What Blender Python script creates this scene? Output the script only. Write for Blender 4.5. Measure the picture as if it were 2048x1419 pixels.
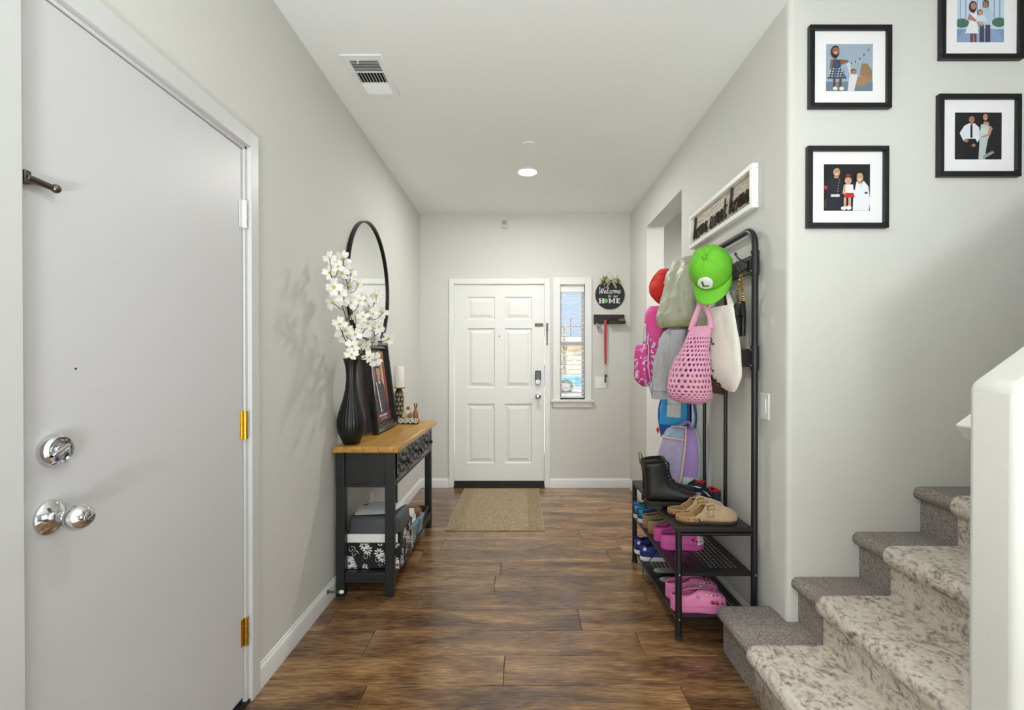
import bpy, math, random
from mathutils import Vector, Matrix, noise
random.seed(7)
PI = math.pi
S = bpy.context.scene
COL = S.collection
for o in list(bpy.data.objects): bpy.data.objects.remove(o)

# ------------------------------------------------------------------ camera
F, CX, CY, PITCH, CAMZ = 975.0, 1042.0, 730.0, 0.0062, 1.26
cam = bpy.data.cameras.new('camera'); cam_o = bpy.data.objects.new('camera', cam); COL.objects.link(cam_o)
cam.sensor_width = 36; cam.lens = 36*F/2048; cam.clip_start = 0.02; cam.clip_end = 200
cam.shift_x = -(CX-1024)/2048; cam.shift_y = (CY-709.5)/2048
cam_o.location = (0, 0, CAMZ); cam_o.rotation_euler = (PI/2-PITCH, 0, 0)
S.camera = cam_o
# ------------------------------------------------------------------ light
S.view_settings.view_transform = 'Standard'; S.view_settings.look = 'None'
S.view_settings.exposure = 0.27; S.view_settings.gamma = 1.0; S.view_settings.use_curve_mapping = False
W = bpy.data.worlds.new('sky'); S.world = W; W.use_nodes = True
bg = W.node_tree.nodes['Background']; bg.inputs[0].default_value = (0.50, 0.655, 0.90, 1); bg.inputs[1].default_value = 1.0
def light(name, kind, loc, energy, color=(1, 1, 1), rot=(0, 0, 0), **kw):
    l = bpy.data.lights.new(name, kind); l.energy = energy; l.color = color
    for k, v in kw.items(): setattr(l, k, v)
    o = bpy.data.objects.new(name, l); COL.objects.link(o); o.location = loc; o.rotation_euler = rot
    return o
light('sun', 'SUN', (0, 0, 20), 12.0, (1, .96, .9), (math.radians(42), 0, math.radians(20)), angle=0.01)
# added fill lights without windows: rear, side, stairs; then the next room's light
light('rear_fill_light', 'AREA', (0.4, -2.55, .80), 38, (.92, .975, 1.0), (PI/2, 0, 0), shape='RECTANGLE', size=3.6, size_y=1.5)
light('side_fill_light', 'AREA', (4.5, -1.0, 1.3), 14, (.95, .98, 1.0), (PI/2, 0, PI/2), shape='RECTANGLE', size=2.0, size_y=1.9)
light('stair_fill_light', 'AREA', (2.6, 1.5, 5.1), 6, (.96, .98, 1), (0, 0, 0), shape='RECTANGLE', size=1.6, size_y=.7)
light('next_room_light', 'AREA', (2.3, 3.3, 2.60), 42, (1, .99, .97), (0, 0, 0), shape='RECTANGLE', size=1.2, size_y=1.0)

# ------------------------------------------------------------------ pixel rays
def ray(px, py):
    x = (px-CX)/F; z = -(py-CY)/F
    return Vector((x, math.cos(PITCH)+z*math.sin(PITCH), z*math.cos(PITCH)-math.sin(PITCH)))
O = Vector((0, 0, CAMZ))
def at(px, py, Y): d = ray(px, py); return O+d*(Y/d.y)
def onX(px, py, X): d = ray(px, py); return O+d*(X/d.x)
def onZ(px, py, Z): d = ray(px, py); return O+d*((Z-CAMZ)/d.z)

# ------------------------------------------------------------------ materials
MATS = {}
def srgb(c):
    if isinstance(c, str):
        c = tuple(int(c[i:i+2], 16)/255 for i in (0, 2, 4))
    return tuple(v/12.92 if v <= .04045 else ((v+.055)/1.055)**2.4 for v in c)+(1,)
def mat(name, col, rough=.5, metal=0, spec=.5, bump=0, bscale=200, var=0, vscale=8, alpha=1, trans=0, emit=0, sheen=0, coat=0, stretch=None):
    if name in MATS: return MATS[name]
    m = bpy.data.materials.new(name); m.use_nodes = True; N = m.node_tree.nodes; L = m.node_tree.links
    b = N['Principled BSDF']; c = srgb(col)
    b.inputs['Base Color'].default_value = c; b.inputs['Roughness'].default_value = rough
    b.inputs['Metallic'].default_value = metal; b.inputs['Specular IOR Level'].default_value = spec
    if alpha < 1: b.inputs['Alpha'].default_value = alpha
    if trans: b.inputs['Transmission Weight'].default_value = trans
    if sheen: b.inputs['Sheen Weight'].default_value = sheen
    if coat: b.inputs['Coat Weight'].default_value = coat; b.inputs['Coat Roughness'].default_value = .08
    if emit: b.inputs['Emission Color'].default_value = c; b.inputs['Emission Strength'].default_value = emit
    if bump or var:
        tc = N.new('ShaderNodeTexCoord'); mp = N.new('ShaderNodeMapping'); L.new(tc.outputs['Object'], mp.inputs[0])
        if stretch: mp.inputs['Scale'].default_value = stretch
    if bump:
        nz = N.new('ShaderNodeTexNoise'); nz.inputs['Scale'].default_value = bscale; nz.inputs['Detail'].default_value = 3
        bp = N.new('ShaderNodeBump'); bp.inputs['Strength'].default_value = bump; bp.inputs['Distance'].default_value = .004
        L.new(mp.outputs[0], nz.inputs['Vector']); L.new(nz.outputs[0], bp.inputs['Height']); L.new(bp.outputs[0], b.inputs['Normal'])
    if var:
        n2 = N.new('ShaderNodeTexNoise'); n2.inputs['Scale'].default_value = vscale; n2.inputs['Detail'].default_value = 5
        r = N.new('ShaderNodeValToRGB'); r.color_ramp.elements[0].position = .3; r.color_ramp.elements[1].position = .7
        r.color_ramp.elements[0].color = tuple(v*(1-var) for v in c[:3])+(1,); r.color_ramp.elements[1].color = tuple(min(1, v*(1+var)) for v in c[:3])+(1,)
        L.new(mp.outputs[0], n2.inputs['Vector']); L.new(n2.outputs[0], r.inputs[0]); L.new(r.outputs[0], b.inputs['Base Color'])
    MATS[name] = m; return m
def ramp_mat(name, stops, scale, stretch=(1, 1, 1), rough=.5, tex='NOISE', bump=.1, detail=8, randobj=False, dist=0, fine=None, spec=.5, alpha=1):
    m = bpy.data.materials.new(name); m.use_nodes = True; N = m.node_tree.nodes; L = m.node_tree.links; b = N['Principled BSDF']
    b.inputs['Roughness'].default_value = rough; b.inputs['Specular IOR Level'].default_value = spec
    tc = N.new('ShaderNodeTexCoord'); mp = N.new('ShaderNodeMapping'); mp.inputs['Scale'].default_value = stretch
    vec = tc.outputs['Object']
    if randobj:
        oi = N.new('ShaderNodeObjectInfo'); ml = N.new('ShaderNodeMath'); ml.operation = 'MULTIPLY'; ml.inputs[1].default_value = 60
        L.new(oi.outputs['Random'], ml.inputs[0]); ad = N.new('ShaderNodeVectorMath'); ad.operation = 'ADD'
        L.new(vec, ad.inputs[0]); L.new(ml.outputs[0], ad.inputs[1]); vec = ad.outputs[0]
    L.new(vec, mp.inputs[0])
    if tex == 'VORONOI':
        t = N.new('ShaderNodeTexVoronoi'); t.inputs['Scale'].default_value = scale
    else:
        t = N.new('ShaderNodeTexNoise'); t.inputs['Scale'].default_value = scale; t.inputs['Detail'].default_value = detail
        t.inputs['Roughness'].default_value = .62; t.inputs['Distortion'].default_value = dist
    L.new(mp.outputs[0], t.inputs['Vector']); out = t.outputs[0]
    if fine:
        t2 = N.new('ShaderNodeTexNoise'); t2.inputs['Scale'].default_value = fine[0]; t2.inputs['Detail'].default_value = 6
        mp2 = N.new('ShaderNodeMapping'); mp2.inputs['Scale'].default_value = fine[1]; L.new(vec, mp2.inputs[0]); L.new(mp2.outputs[0], t2.inputs['Vector'])
        mx = N.new('ShaderNodeMix'); mx.inputs[0].default_value = fine[2]; L.new(out, mx.inputs[2]); L.new(t2.outputs[0], mx.inputs[3]); out = mx.outputs[0]
    r = N.new('ShaderNodeValToRGB'); e = r.color_ramp.elements
    while len(e) < len(stops): e.new(.5)
    for i, (p, c) in enumerate(stops): e[i].position = p; e[i].color = srgb(c)
    L.new(out, r.inputs[0]); L.new(r.outputs[0], b.inputs['Base Color'])
    if bump:
        bp = N.new('ShaderNodeBump'); bp.inputs['Strength'].default_value = bump; bp.inputs['Distance'].default_value = .003
        L.new(out, bp.inputs['Height']); L.new(bp.outputs[0], b.inputs['Normal'])
    MATS[name] = m; return m
M_wall = mat('wall_paint', 'd8d7d1', .75, bump=.12, bscale=170)
M_ceil = mat('ceiling_paint', 'f3f5f2', .8, bump=.06, bscale=120)
M_trim = mat('white_trim', 'e9e9e7', .38)
M_door = mat('white_door', 'e9e9e6', .35)
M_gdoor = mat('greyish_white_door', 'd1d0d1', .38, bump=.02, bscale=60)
M_plank = ramp_mat('plank_wood', [(.34, '35241a'), (.44, '5f432d'), (.53, '886541'), (.60, 'a37e56'), (.70, 'cfad80')], 2.0, (.8, 3.6, 3.6), .24, bump=.05, detail=12, randobj=True, dist=.5, fine=(6, (2.6, 30, 30), .36), spec=.5)
_b = M_plank.node_tree.nodes['Principled BSDF']; _b.inputs['Coat Weight'].default_value = .30; _b.inputs['Coat Roughness'].default_value = .15
M_gap = mat('floor_base', '2a1d15', .7)
M_carpet = ramp_mat('grey_carpet', [(.3, '645b56'), (.5, '948b86'), (.7, 'bdb5af')], 190, rough=.95, bump=.9, detail=3, spec=.1)
M_runner = ramp_mat('runner_carpet', [(.34, '7a706a'), (.43, 'aba198'), (.50, 'd2c7b8'), (.60, 'ddd6cb'), (.70, 'b4a99d'), (.76, '8f857d')], 21, (1, .6, 1), .95, bump=.8, detail=10, dist=1.6, fine=(80, (1, 1, 1), .36), spec=.1)
M_black = mat('black_metal', '17171a', .38, bump=.02, bscale=300)
M_bwood = mat('black_wood', '1d1e21', .45, bump=.1, bscale=40, stretch=(1, 1, 6), var=.25, vscale=9)
M_twood = ramp_mat('honey_wood', [(.3, '8a6026'), (.45, 'b5853a'), (.6, 'c69a4e'), (.8, 'd5ae66')], 3.5, (14, 1.0, 14), .36, bump=.05, detail=9, dist=.15)
M_chrome = mat('chrome', 'd8d8da', .06, 1)
M_nickel = mat('nickel', '9a958f', .28, 1)
M_dknick = mat('dark_nickel', '6b645d', .35, 1)
M_brass = mat('brass', 'd8b24a', .2, 1)
M_gold = mat('gold', 'c9a050', .28, 1)
M_dark = mat('dark_void', '0a0a0a', .8)
M_white = mat('white_plastic', 'f1f1ef', .4)
M_paper = mat('paper', 'f0eee8', .8)
M_vase = mat('black_ceramic', '121212', .33)
M_petal = mat('petal', 'f6f4ec', .6, sheen=.2)
M_bark = mat('bark', '4a3b2c', .8, bump=.3, bscale=90)
M_leaf = mat('leaf_green', '6f9440', .5)
M_ygreen = mat('flower_centre', 'c8c03c', .6)
M_mirror = mat('mirror_glass', 'f4f5f5', .01, 1)
M_glass = mat('pane_glass', 'ffffff', .0, 0, trans=1)
M_jute = ramp_mat('jute', [(.3, '75664f'), (.5, '9f8d70'), (.7, 'bfae92')], 110, (1, 1, 1), .95, bump=.7, detail=2, spec=.1)
M_lamp = mat('lamp_glow', 'fff6ea', .5, emit=14)
def attr_mat():
    m = bpy.data.materials.new('print'); m.use_nodes = True; N = m.node_tree.nodes; b = N['Principled BSDF']
    a = N.new('ShaderNodeVertexColor'); a.layer_name = 'Col'; m.node_tree.links.new(a.outputs[0], b.inputs['Base Color'])
    b.inputs['Roughness'].default_value = .45; return m
M_print = attr_mat()

# ------------------------------------------------------------------ mesh building
WL = {}
def frame(axis):
    z = Vector(axis).normalized(); t = Vector((0, 0, 1)) if abs(z.z) < .9 else Vector((1, 0, 0))
    x = t.cross(z).normalized(); return x, z.cross(x), z
def smooth_path(pts, n=6, closed=False):
    P = [Vector(p) for p in pts]; out = []; m = len(P)
    for i in range(m if closed else m-1):
        p1, p2 = P[i], P[(i+1) % m]; p0 = P[i-1] if (i > 0 or closed) else p1; p3 = P[(i+2) % m] if (i+2 < m or closed) else p2
        for k in range(n):
            t = k/n; out.append(.5*((2*p1)+(p2-p0)*t+(2*p0-5*p1+4*p2-p3)*t*t+(3*p1-p0-3*p2+p3)*t**3))
    if not closed: out.append(P[-1])
    return out
class MB:
    def __init__(s): s.v = []; s.f = []; s.m = []; s.c = []
    def add(s, v, f, mi=0, col=None):
        b = len(s.v); s.v += [Vector(p) for p in v]
        for q in f: s.f.append([i+b for i in q]); s.m.append(mi); s.c.append(col)
        return s
    def box(s, lo, hi, mi=0, M=None):
        a, b = Vector(lo), Vector(hi)
        v = [Vector((x, y, z)) for x in (a.x, b.x) for y in (a.y, b.y) for z in (a.z, b.z)]
        if M: v = [M @ p for p in v]
        return s.add(v, [(0, 1, 3, 2), (4, 6, 7, 5), (0, 4, 5, 1), (2, 3, 7, 6), (0, 2, 6, 4), (1, 5, 7, 3)], mi)
    def loft(s, rings, mi=0, cap=True, closed=True):
        n = len(rings[0]); v = [p for r in rings for p in r]; f = []
        for i in range(len(rings)-1):
            for k in range(n if closed else n-1):
                k2 = (k+1) % n; f.append((i*n+k, i*n+k2, (i+1)*n+k2, (i+1)*n+k))
        if cap and closed: f.append(tuple(range(n))[::-1]); f.append(tuple((len(rings)-1)*n+k for k in range(n)))
        return s.add(v, f, mi)
    def tube(s, pts, r, n=8, mi=0, closed=False, flat=None):
        P = [Vector(p) for p in pts]; rings = []; m = len(P)
        prev = None
        for i, p in enumerate(P):
            a = P[(i-1) % m] if (i > 0 or closed) else p; b = P[(i+1) % m] if (i < m-1 or closed) else p
            d = (b-a); d = d.normalized() if d.length > 1e-9 else Vector((0, 0, 1))
            if prev is None: x, y, _ = frame(d)
            else:
                x = prev-d*prev.dot(d); x = x.normalized() if x.length > 1e-6 else frame(d)[0]; y = d.cross(x)
            prev = x; rr = r[i] if isinstance(r, (list, tuple)) else r
            rings.append([p+(x*math.cos(2*PI*k/n)+y*math.sin(2*PI*k/n))*rr for k in range(n)])
        if closed: rings.append(rings[0]); return s.loft(rings, mi, cap=False)
        return s.loft(rings, mi)
    def lathe(s, prof, c=(0, 0, 0), axis=(0, 0, 1), n=24, mi=0, rib=0, nrib=0, cap=True):
        x, y, z = frame(axis); c = Vector(c); rings = []
        for (r, h) in prof:
            ring = []
            for k in range(n):
                a = 2*PI*k/n; q = r*(1-rib*(.5+.5*math.cos(a*nrib))) if nrib else r
                ring.append(c+z*h+(x*math.cos(a)+y*math.sin(a))*q)
            rings.append(ring)
        return s.loft(rings, mi, cap)
    def prism(s, poly, o, u, v, depth, mi=0):
        o, u, v = Vector(o), Vector(u), Vector(v); w = u.cross(v).normalized()*depth
        a = [o+u*p[0]+v*p[1] for p in poly]; return s.loft([a, [p+w for p in a]], mi)
    def ell(s, c, r, n=14, mi=0, M=None, m=8):
        c = Vector(c); r = (r, r, r) if not hasattr(r, '__len__') else r; rings = []
        for i in range(m+1):
            t = -PI/2+PI*i/m; q = max(math.cos(t), .01)
            ring = [Vector((r[0]*q*math.cos(2*PI*k/n), r[1]*q*math.sin(2*PI*k/n), r[2]*math.sin(t))) for k in range(n)]
            rings.append([c+(M @ p if M else p) for p in ring])
        return s.loft(rings, mi)
    def tr(s, M): s.v = [M @ p for p in s.v]; return s
    def build(s, name, mats, parent=None, bevel=0, seg=2, solid=0, sub=0, sharp=38, origin=None, smooth=True, soff=-1, mo=0, merge=0):
        me = bpy.data.meshes.new(name); lo = Vector([min(p[i] for p in s.v) for i in range(3)]); hi = Vector([max(p[i] for p in s.v) for i in range(3)])
        o = Vector(origin) if origin is not None else Vector(((lo.x+hi.x)/2, (lo.y+hi.y)/2, lo.z))
        me.from_pydata([p-o for p in s.v], [], s.f)
        mats = mats if isinstance(mats, (list, tuple)) else [mats]
        for m in mats: me.materials.append(m)
        for i, p in enumerate(me.polygons): p.material_index = s.m[i]
        if any(c is not None for c in s.c):
            ca = me.color_attributes.new('Col', 'FLOAT_COLOR', 'CORNER')
            for i, p in enumerate(me.polygons):
                cc = srgb(s.c[i] or 'ffffff')
                for li in p.loop_indices: ca.data[li].color = cc
        import bmesh
        bm = bmesh.new(); bm.from_mesh(me)
        if merge: bmesh.ops.remove_doubles(bm, verts=bm.verts, dist=merge)
        bmesh.ops.recalc_face_normals(bm, faces=bm.faces); bm.to_mesh(me); bm.free()
        if smooth:
            me.polygons.foreach_set('use_smooth', [True]*len(me.polygons)); me.set_sharp_from_angle(angle=math.radians(sharp))
        ob = bpy.data.objects.new(name, me); COL.objects.link(ob); place(ob, o, parent)
        if sub: q = ob.modifiers.new('s', 'SUBSURF'); q.levels = sub; q.render_levels = sub
        if solid: q = ob.modifiers.new('t', 'SOLIDIFY'); q.thickness = solid; q.offset = soff; q.material_offset = mo
        if bevel: q = ob.modifiers.new('b', 'BEVEL'); q.width = bevel; q.segments = seg; q.limit_method = 'ANGLE'; q.angle_limit = math.radians(40); q.harden_normals = False
        return ob
def place(ob, w, parent=None):
    WL[ob.name] = Vector(w)
    if parent is not None: ob.parent = parent; ob.location = Vector(w)-WL[parent.name]
    else: ob.location = w
def tag(o, label, cat=None, group=None, kind=None):
    o['label'] = label
    if cat: o['category'] = cat
    if group: o['group'] = group
    if kind: o['kind'] = kind
    return o
def thing(name, loc, label, cat, group=None, kind=None):
    o = bpy.data.objects.new(name, None); o.empty_display_size = .05; COL.objects.link(o); place(o, loc)
    return tag(o, label, cat, group, kind)
def inst(src, name, w, parent, rot=None):
    o = bpy.data.objects.new(name, src.data); COL.objects.link(o); place(o, w, parent)
    if rot is not None: o.rotation_euler = rot
    for md in src.modifiers:
        q = o.modifiers.new(md.name, md.type)
        for a in ('width', 'segments', 'limit_method', 'angle_limit', 'thickness', 'offset', 'levels', 'render_levels'):
            if hasattr(md, a): setattr(q, a, getattr(md, a))
    return o
def struct(o, label, cat): return tag(o, label, cat, kind='structure')

# pen strokes for lettering
GL = {'h': (.5, [[(.0, .1), (.14, .7), (.2, 1.0), (.13, 1.0), (.07, .45), (.05, 0)], [(.06, .2), (.2, .47), (.31, .4), (.31, .1), (.38, 0), (.5, .12)]]),
 'o': (.42, [[(.25, .45), (.08, .37), (.04, .14), (.17, 0), (.31, .12), (.32, .36), (.24, .46), (.42, .38)]]),
 'm': (.56, [[(0, .38), (.06, .46), (.06, 0)], [(.06, .28), (.17, .47), (.24, .4), (.24, 0)], [(.24, .28), (.36, .47), (.43, .38), (.43, .06), (.56, .06)]]),
 'e': (.36, [[(.0, .16), (.2, .22), (.25, .4), (.14, .47), (.04, .3), (.06, .06), (.2, 0), (.36, .14)]]),
 's': (.3, [[(0, .05), (.18, .44), (.2, .5), (.25, .2), (.18, .0), (.03, .03), (.3, .08)]]),
 'w': (.52, [[(0, .42), (.05, .1), (.14, .01), (.23, .42), (.26, .1), (.36, .01), (.45, .42), (.52, .4)]]),
 't': (.3, [[(.14, .85), (.1, .15), (.17, .0), (.3, .1)], [(0, .5), (.27, .53)]]),
 'W': (.66, [[(-.06, .8), (.02, .95), (.08, .1), (.13, .02), (.32, .78), (.36, .1), (.42, .02), (.64, .98)]]),
 'l': (.26, [[(.0, .1), (.18, .8), (.13, .98), (.07, .8), (.08, .1), (.16, 0), (.26, .1)]]),
 'c': (.3, [[(.26, .37), (.17, .47), (.05, .3), (.06, .08), (.17, 0), (.3, .12)]]),
 'u': (.36, [[(.03, .45), (.05, .08), (.15, 0), (.27, .12), (.27, .46)], [(.27, .2), (.3, 0)]]),
 'r': (.3, [[(.05, .46), (.06, 0)], [(.06, .28), (.16, .46), (.27, .42)]]), ' ': (.3, [])}
def strokes(mb, text, o, u, v, h, r, adv=1.0, mi=0, slant=.12):
    o, u, v = Vector(o), Vector(u), Vector(v); x = 0
    for ch in text:
        w, ss = GL[ch]
        for st in ss:
            p = smooth_path([o+u*((x+a+slant*b)*h*adv)+v*(b*h) for a, b in st], 5)
            mb.tube(p, [r*(.75+.5*abs(math.sin(i*.35))) for i in range(len(p))], 6, mi)
        x += w
    return x*h*adv
def text_mesh(mb, body, o, u, v, size, depth=.001, mi=0, col=None):
    c = bpy.data.curves.new('lettering', 'FONT'); c.body = body; c.size = size; c.align_x = 'CENTER'; c.align_y = 'CENTER'; c.resolution_u = 3; c.extrude = depth
    ob = bpy.data.objects.new('lettering', c); COL.objects.link(ob); bpy.context.view_layer.update()
    me = bpy.data.meshes.new_from_object(ob.evaluated_get(bpy.context.evaluated_depsgraph_get()))
    o, u, v = Vector(o), Vector(u).normalized(), Vector(v).normalized(); w = u.cross(v)
    mb.add([o+u*p.co.x+v*p.co.y+w*p.co.z for p in me.vertices], [tuple(p.vertices) for p in me.polygons], mi, col)
    bpy.data.objects.remove(ob); bpy.data.curves.remove(c); bpy.data.meshes.remove(me)
def art(shapes, o, u, v, lift=.00025):
    """flat print: layered shapes in unit coordinates, u and v span the sheet"""
    mb = MB(); o, u, v = Vector(o), Vector(u), Vector(v); w = u.cross(v).normalized()
    for i, sh in enumerate(shapes):
        k, col = sh[0], sh[-1]
        if k == 'r': x0, y0, x1, y1 = sh[1:5]; P = [(x0, y0), (x1, y0), (x1, y1), (x0, y1)]
        elif k == 'e': cx, cy, rx, ry = sh[1:5]; P = [(cx+rx*math.cos(2*PI*j/18), cy+ry*math.sin(2*PI*j/18)) for j in range(18)]
        else: P = sh[1]
        P = [(min(max(a, 0), 1), min(max(b, 0), 1)) for a, b in P]
        mb.add([o+u*a+v*b+w*(lift*(i+1)) for a, b in P], [tuple(range(len(P)))], 0, col)
    return mb

# soft goods: rows (py, pxL, YL, pxR, YR, thickness); front half of the ring faces the camera
class Soft:
    def __init__(s, rows, amp=.004, freq=12, seed=0, ex=.75):
        s.R = [(at(l, py, yl), at(r, py, yr), th) for (py, l, yl, r, yr, th) in rows]; s.amp, s.freq, s.seed, s.ex = amp, freq, seed, ex
        for i, (a, b, t) in enumerate(s.R):
            z = (a.z+b.z)/2; a.z = b.z = z
    def pt(s, u, v, off=0):
        n = len(s.R)-1; q = min(max(v, 0), 1)*n; i = min(int(q), n-1); t = q-i
        def cr(k):
            P = [s.R[max(min(i+j, n), 0)][k] for j in (-1, 0, 1, 2)]
            r = .5*((2*P[1])+(P[2]-P[0])*t+(2*P[0]-5*P[1]+4*P[2]-P[3])*t*t+(3*P[1]-P[0]-3*P[2]+P[3])*t**3); return r
        a, b, th = cr(0), cr(1), max(cr(2), .002); c = (a+b)/2; h = (b-a)/2
        p = Vector((h.y, -h.x, 0)).normalized()
        if p.dot(Vector((0, 0, CAMZ))-Vector((c.x, c.y, 0))) < 0: p = -p
        th_ = 2*PI*u; cs, sn = math.cos(th_), math.sin(th_)
        e = s.ex; X = math.copysign(abs(cs)**e, cs); Yy = math.copysign(abs(sn)**e, sn)
        d = (h.normalized()*(cs*th/2)+p*(sn*h.length)); d = d.normalized() if d.length > 1e-7 else p
        base = c+h*X+p*(Yy*th/2*(1 if sn > 0 else .3))
        nz = noise.noise(Vector((base.x*s.freq*1.6+s.seed, base.y*s.freq*1.6, base.z*s.freq*.45)))+.5*noise.noise(Vector((base.x*s.freq*3+s.seed, base.y*s.freq*3, base.z*s.freq*1.5)))
        return base+d*(nz*s.amp+off)
    def shell(s, mb, n=48, m=40, mi=0, cap=True, v0=0, v1=1, fmi=None, off=0):
        rings = [[s.pt(k/n, v0+(v1-v0)*i/m, off) for k in range(n)] for i in range(m+1)]
        b = len(mb.f); mb.loft(rings, mi, cap)
        if fmi:
            for i in range(m):
                for k in range(n): mb.m[b+i*n+k] = fmi((k+.5)/n, v0+(v1-v0)*(i+.5)/m)
        return mb
    def patch(s, mb, u0, u1, v0, v1, off=.003, n=10, m=10, mi=0):
        g = [[s.pt(u0+(u1-u0)*k/n, v0+(v1-v0)*i/m, off) for k in range(n+1)] for i in range(m+1)]
        return mb.loft(g, mi, cap=False, closed=False)
    def line(s, mb, uv, r=.003, off=.003, n=10, mi=0):
        P = []
        for (a, b), (c, d) in zip(uv[:-1], uv[1:]): P += [s.pt(a+(c-a)*k/n, b+(d-b)*k/n, off) for k in range(n)]
        P.append(s.pt(*uv[-1], off)); return mb.tube(P, r, 6, mi)

# ================================================================== THE SHELL
XL, XR, YF, ZC, YS = -1.013, 1.095, 4.90, 2.74, 2.00
Z5 = 5.2
def fx(px): return at(px, 724, YF).x
def fz(py): return at(1042, py, YF).z
DL, DR, DT = fx(908), fx(1089), fz(568)             # front door slab
WLx, WRx, WB, WT = fx(1119), fx(1171), fz(798), fz(568)
# floor boards
fl = MB().box((-3.6, -4.6, -.06), (4.7, 5.0, -.010)).build('floor', M_gap, smooth=False, origin=(0, 0, -.06))
struct(fl, 'brown wood-look plank floor of the entry hall', 'floor')
PW, PLn = .195, 1.22
pk = None; phase = {0: -.07, -1: -.60, 1: -.685, 2: .288, 3: -.545, 4: -.15}
for k in range(-14, 16):
    y0 = 1.894+PW*k; y1 = min(y0+PW, YF)
    off = phase.get(k, random.uniform(-.6, .6)); x = off
    while x > XL-.01: x -= PLn
    while x < 1.4:
        a, b = max(x, XL-.1), min(x+PLn, 1.42); 
        if b-a > .02 and y1-y0 > .05:
            full = (b-a > PLn-.001) and (y1-y0 > PW-.001)
            if full and pk: inst(pk, 'plank', (a, y0, -.012), fl)
            else:
                q = MB().box((a+.0008, y0+.0008, -.012), (b-.0008, y1-.0008, 0)).build('plank', M_plank, fl, bevel=.0012, seg=1, origin=(a, y0, -.012))
                if full: pk = q
        x += PLn
# ceilings
c = MB().box((XL-.15, -4.6, ZC), (XR+.02, YF+.15, ZC+.12)).box((-3.6, -4.6, ZC), (XL-.15, -1.2, ZC+.12)).box((XR+.02, -4.6, ZC), (4.7, .98, ZC+.12)).box((XR, 2.15, ZC), (4.7, 5.05, ZC+.12)).box((XR-.1, .9, Z5), (4.7, 2.15, Z5+.1)).build('ceiling', M_ceil, smooth=False)
struct(c, 'flat pale ceiling above the entry hall', 'ceiling')
# left wall with the opening of the flush door
GY0, GY1, GZ = onX(38, 724, XL).y, onX(488, 724, XL).y, 2.035
w = MB().box((XL-.15, -1.2, 0), (XL, GY0-.02, ZC)).box((XL-.15, GY1+.02, 0), (XL, YF+.15, ZC)).box((XL-.15, GY0-.02, GZ+.02), (XL, GY1+.02, ZC)).box((XL-.3, GY0-.3, 0), (XL-.2, GY1+.3, ZC)).build('wall_left', M_wall, smooth=False)
struct(w, 'pale greige wall on the left behind the console table', 'wall')
# far wall with front door and sidelight openings
w = MB()
w.box((XL-.15, YF, 0), (DL-.02, YF+.15, ZC)).box((DL-.02, YF, DT+.02), (DR+.02, YF+.15, ZC)).box((DR+.02, YF, 0), (WLx, YF+.15, ZC))
w.box((WLx, YF, 0), (WRx, YF+.15, WB)).box((WLx, YF, WT), (WRx, YF+.15, ZC)).box((WRx, YF, 0), (4.7, YF+.15, ZC))
struct(w.build('wall_far', M_wall, smooth=False), 'pale wall at the far end around the front door', 'wall')
# right wall with drywall opening
OY0, OY1, OZ = 3.33, 4.25, 2.44
w = MB().box((XR, 2.15, 0), (XR+.15, OY0, ZC)).box((XR, OY1, 0), (XR+.15, YF, ZC)).box((XR, OY0, OZ), (XR+.15, OY1, ZC)).build('wall_right', M_wall, smooth=False)
struct(w, 'pale right wall with an uncased opening behind the hall tree', 'wall')
# stair wall with rounded corner
rc = .022; pl = [(4.7, YS), (4.7, 2.15), (XR, 2.15)]+[(XR+rc-rc*math.cos(PI/2*i/6), YS+rc-rc*math.sin(PI/2*i/6)) for i in range(7)]
w = MB().prism(pl, (0, 0, 0), (1, 0, 0), (0, 1, 0), Z5).build('wall_stair', M_wall, sharp=30)
struct(w, 'tall pale wall beside the stairs, hung with framed photos', 'wall')
# half wall of the stairs
HX0, HY0, HY1, HZ, SL = 1.005, .985, 1.100, 1.212, .73
w = MB().prism([(HX0, 0), (3.4, 0), (3.4, HZ+SL*(3.4-HX0)), (HX0, HZ)], (0, HY1, 0), (1, 0, 0), (0, 0, 1), HY1-HY0).build('wall_half', M_wall, bevel=.018, seg=4)
struct(w, 'low textured half wall with a sloping top in the right foreground', 'wall')
# shell of the room behind the camera, the upper floor and the next room
w = MB().box((-3.6, -2.75, 0), (4.7, -2.6, ZC)).build('wall_rear', M_wall, smooth=False); struct(w, 'pale wall of the living room behind the viewer', 'wall')
w = MB().box((4.7, -4.6, 0), (4.85, 5.05, Z5)).box((3.4, .98, 0), (3.5, 1.1, Z5)).box((XR-.1, .88, ZC+.12), (4.7, .98, Z5)).box((XR-.1, .98, ZC+.12), (XR, YS+.1, Z5)).build('wall_side', M_wall, smooth=False); struct(w, 'pale outer wall beyond the stairs', 'wall')
w = MB().box((-3.75, -4.6, 0), (-3.6, -1.2, ZC)).box((-3.6, -1.2, 0), (XL-.15, -1.05, ZC)).build('wall_rear_left', M_wall, smooth=False); struct(w, 'pale side wall of the living room behind the viewer', 'wall')
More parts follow.
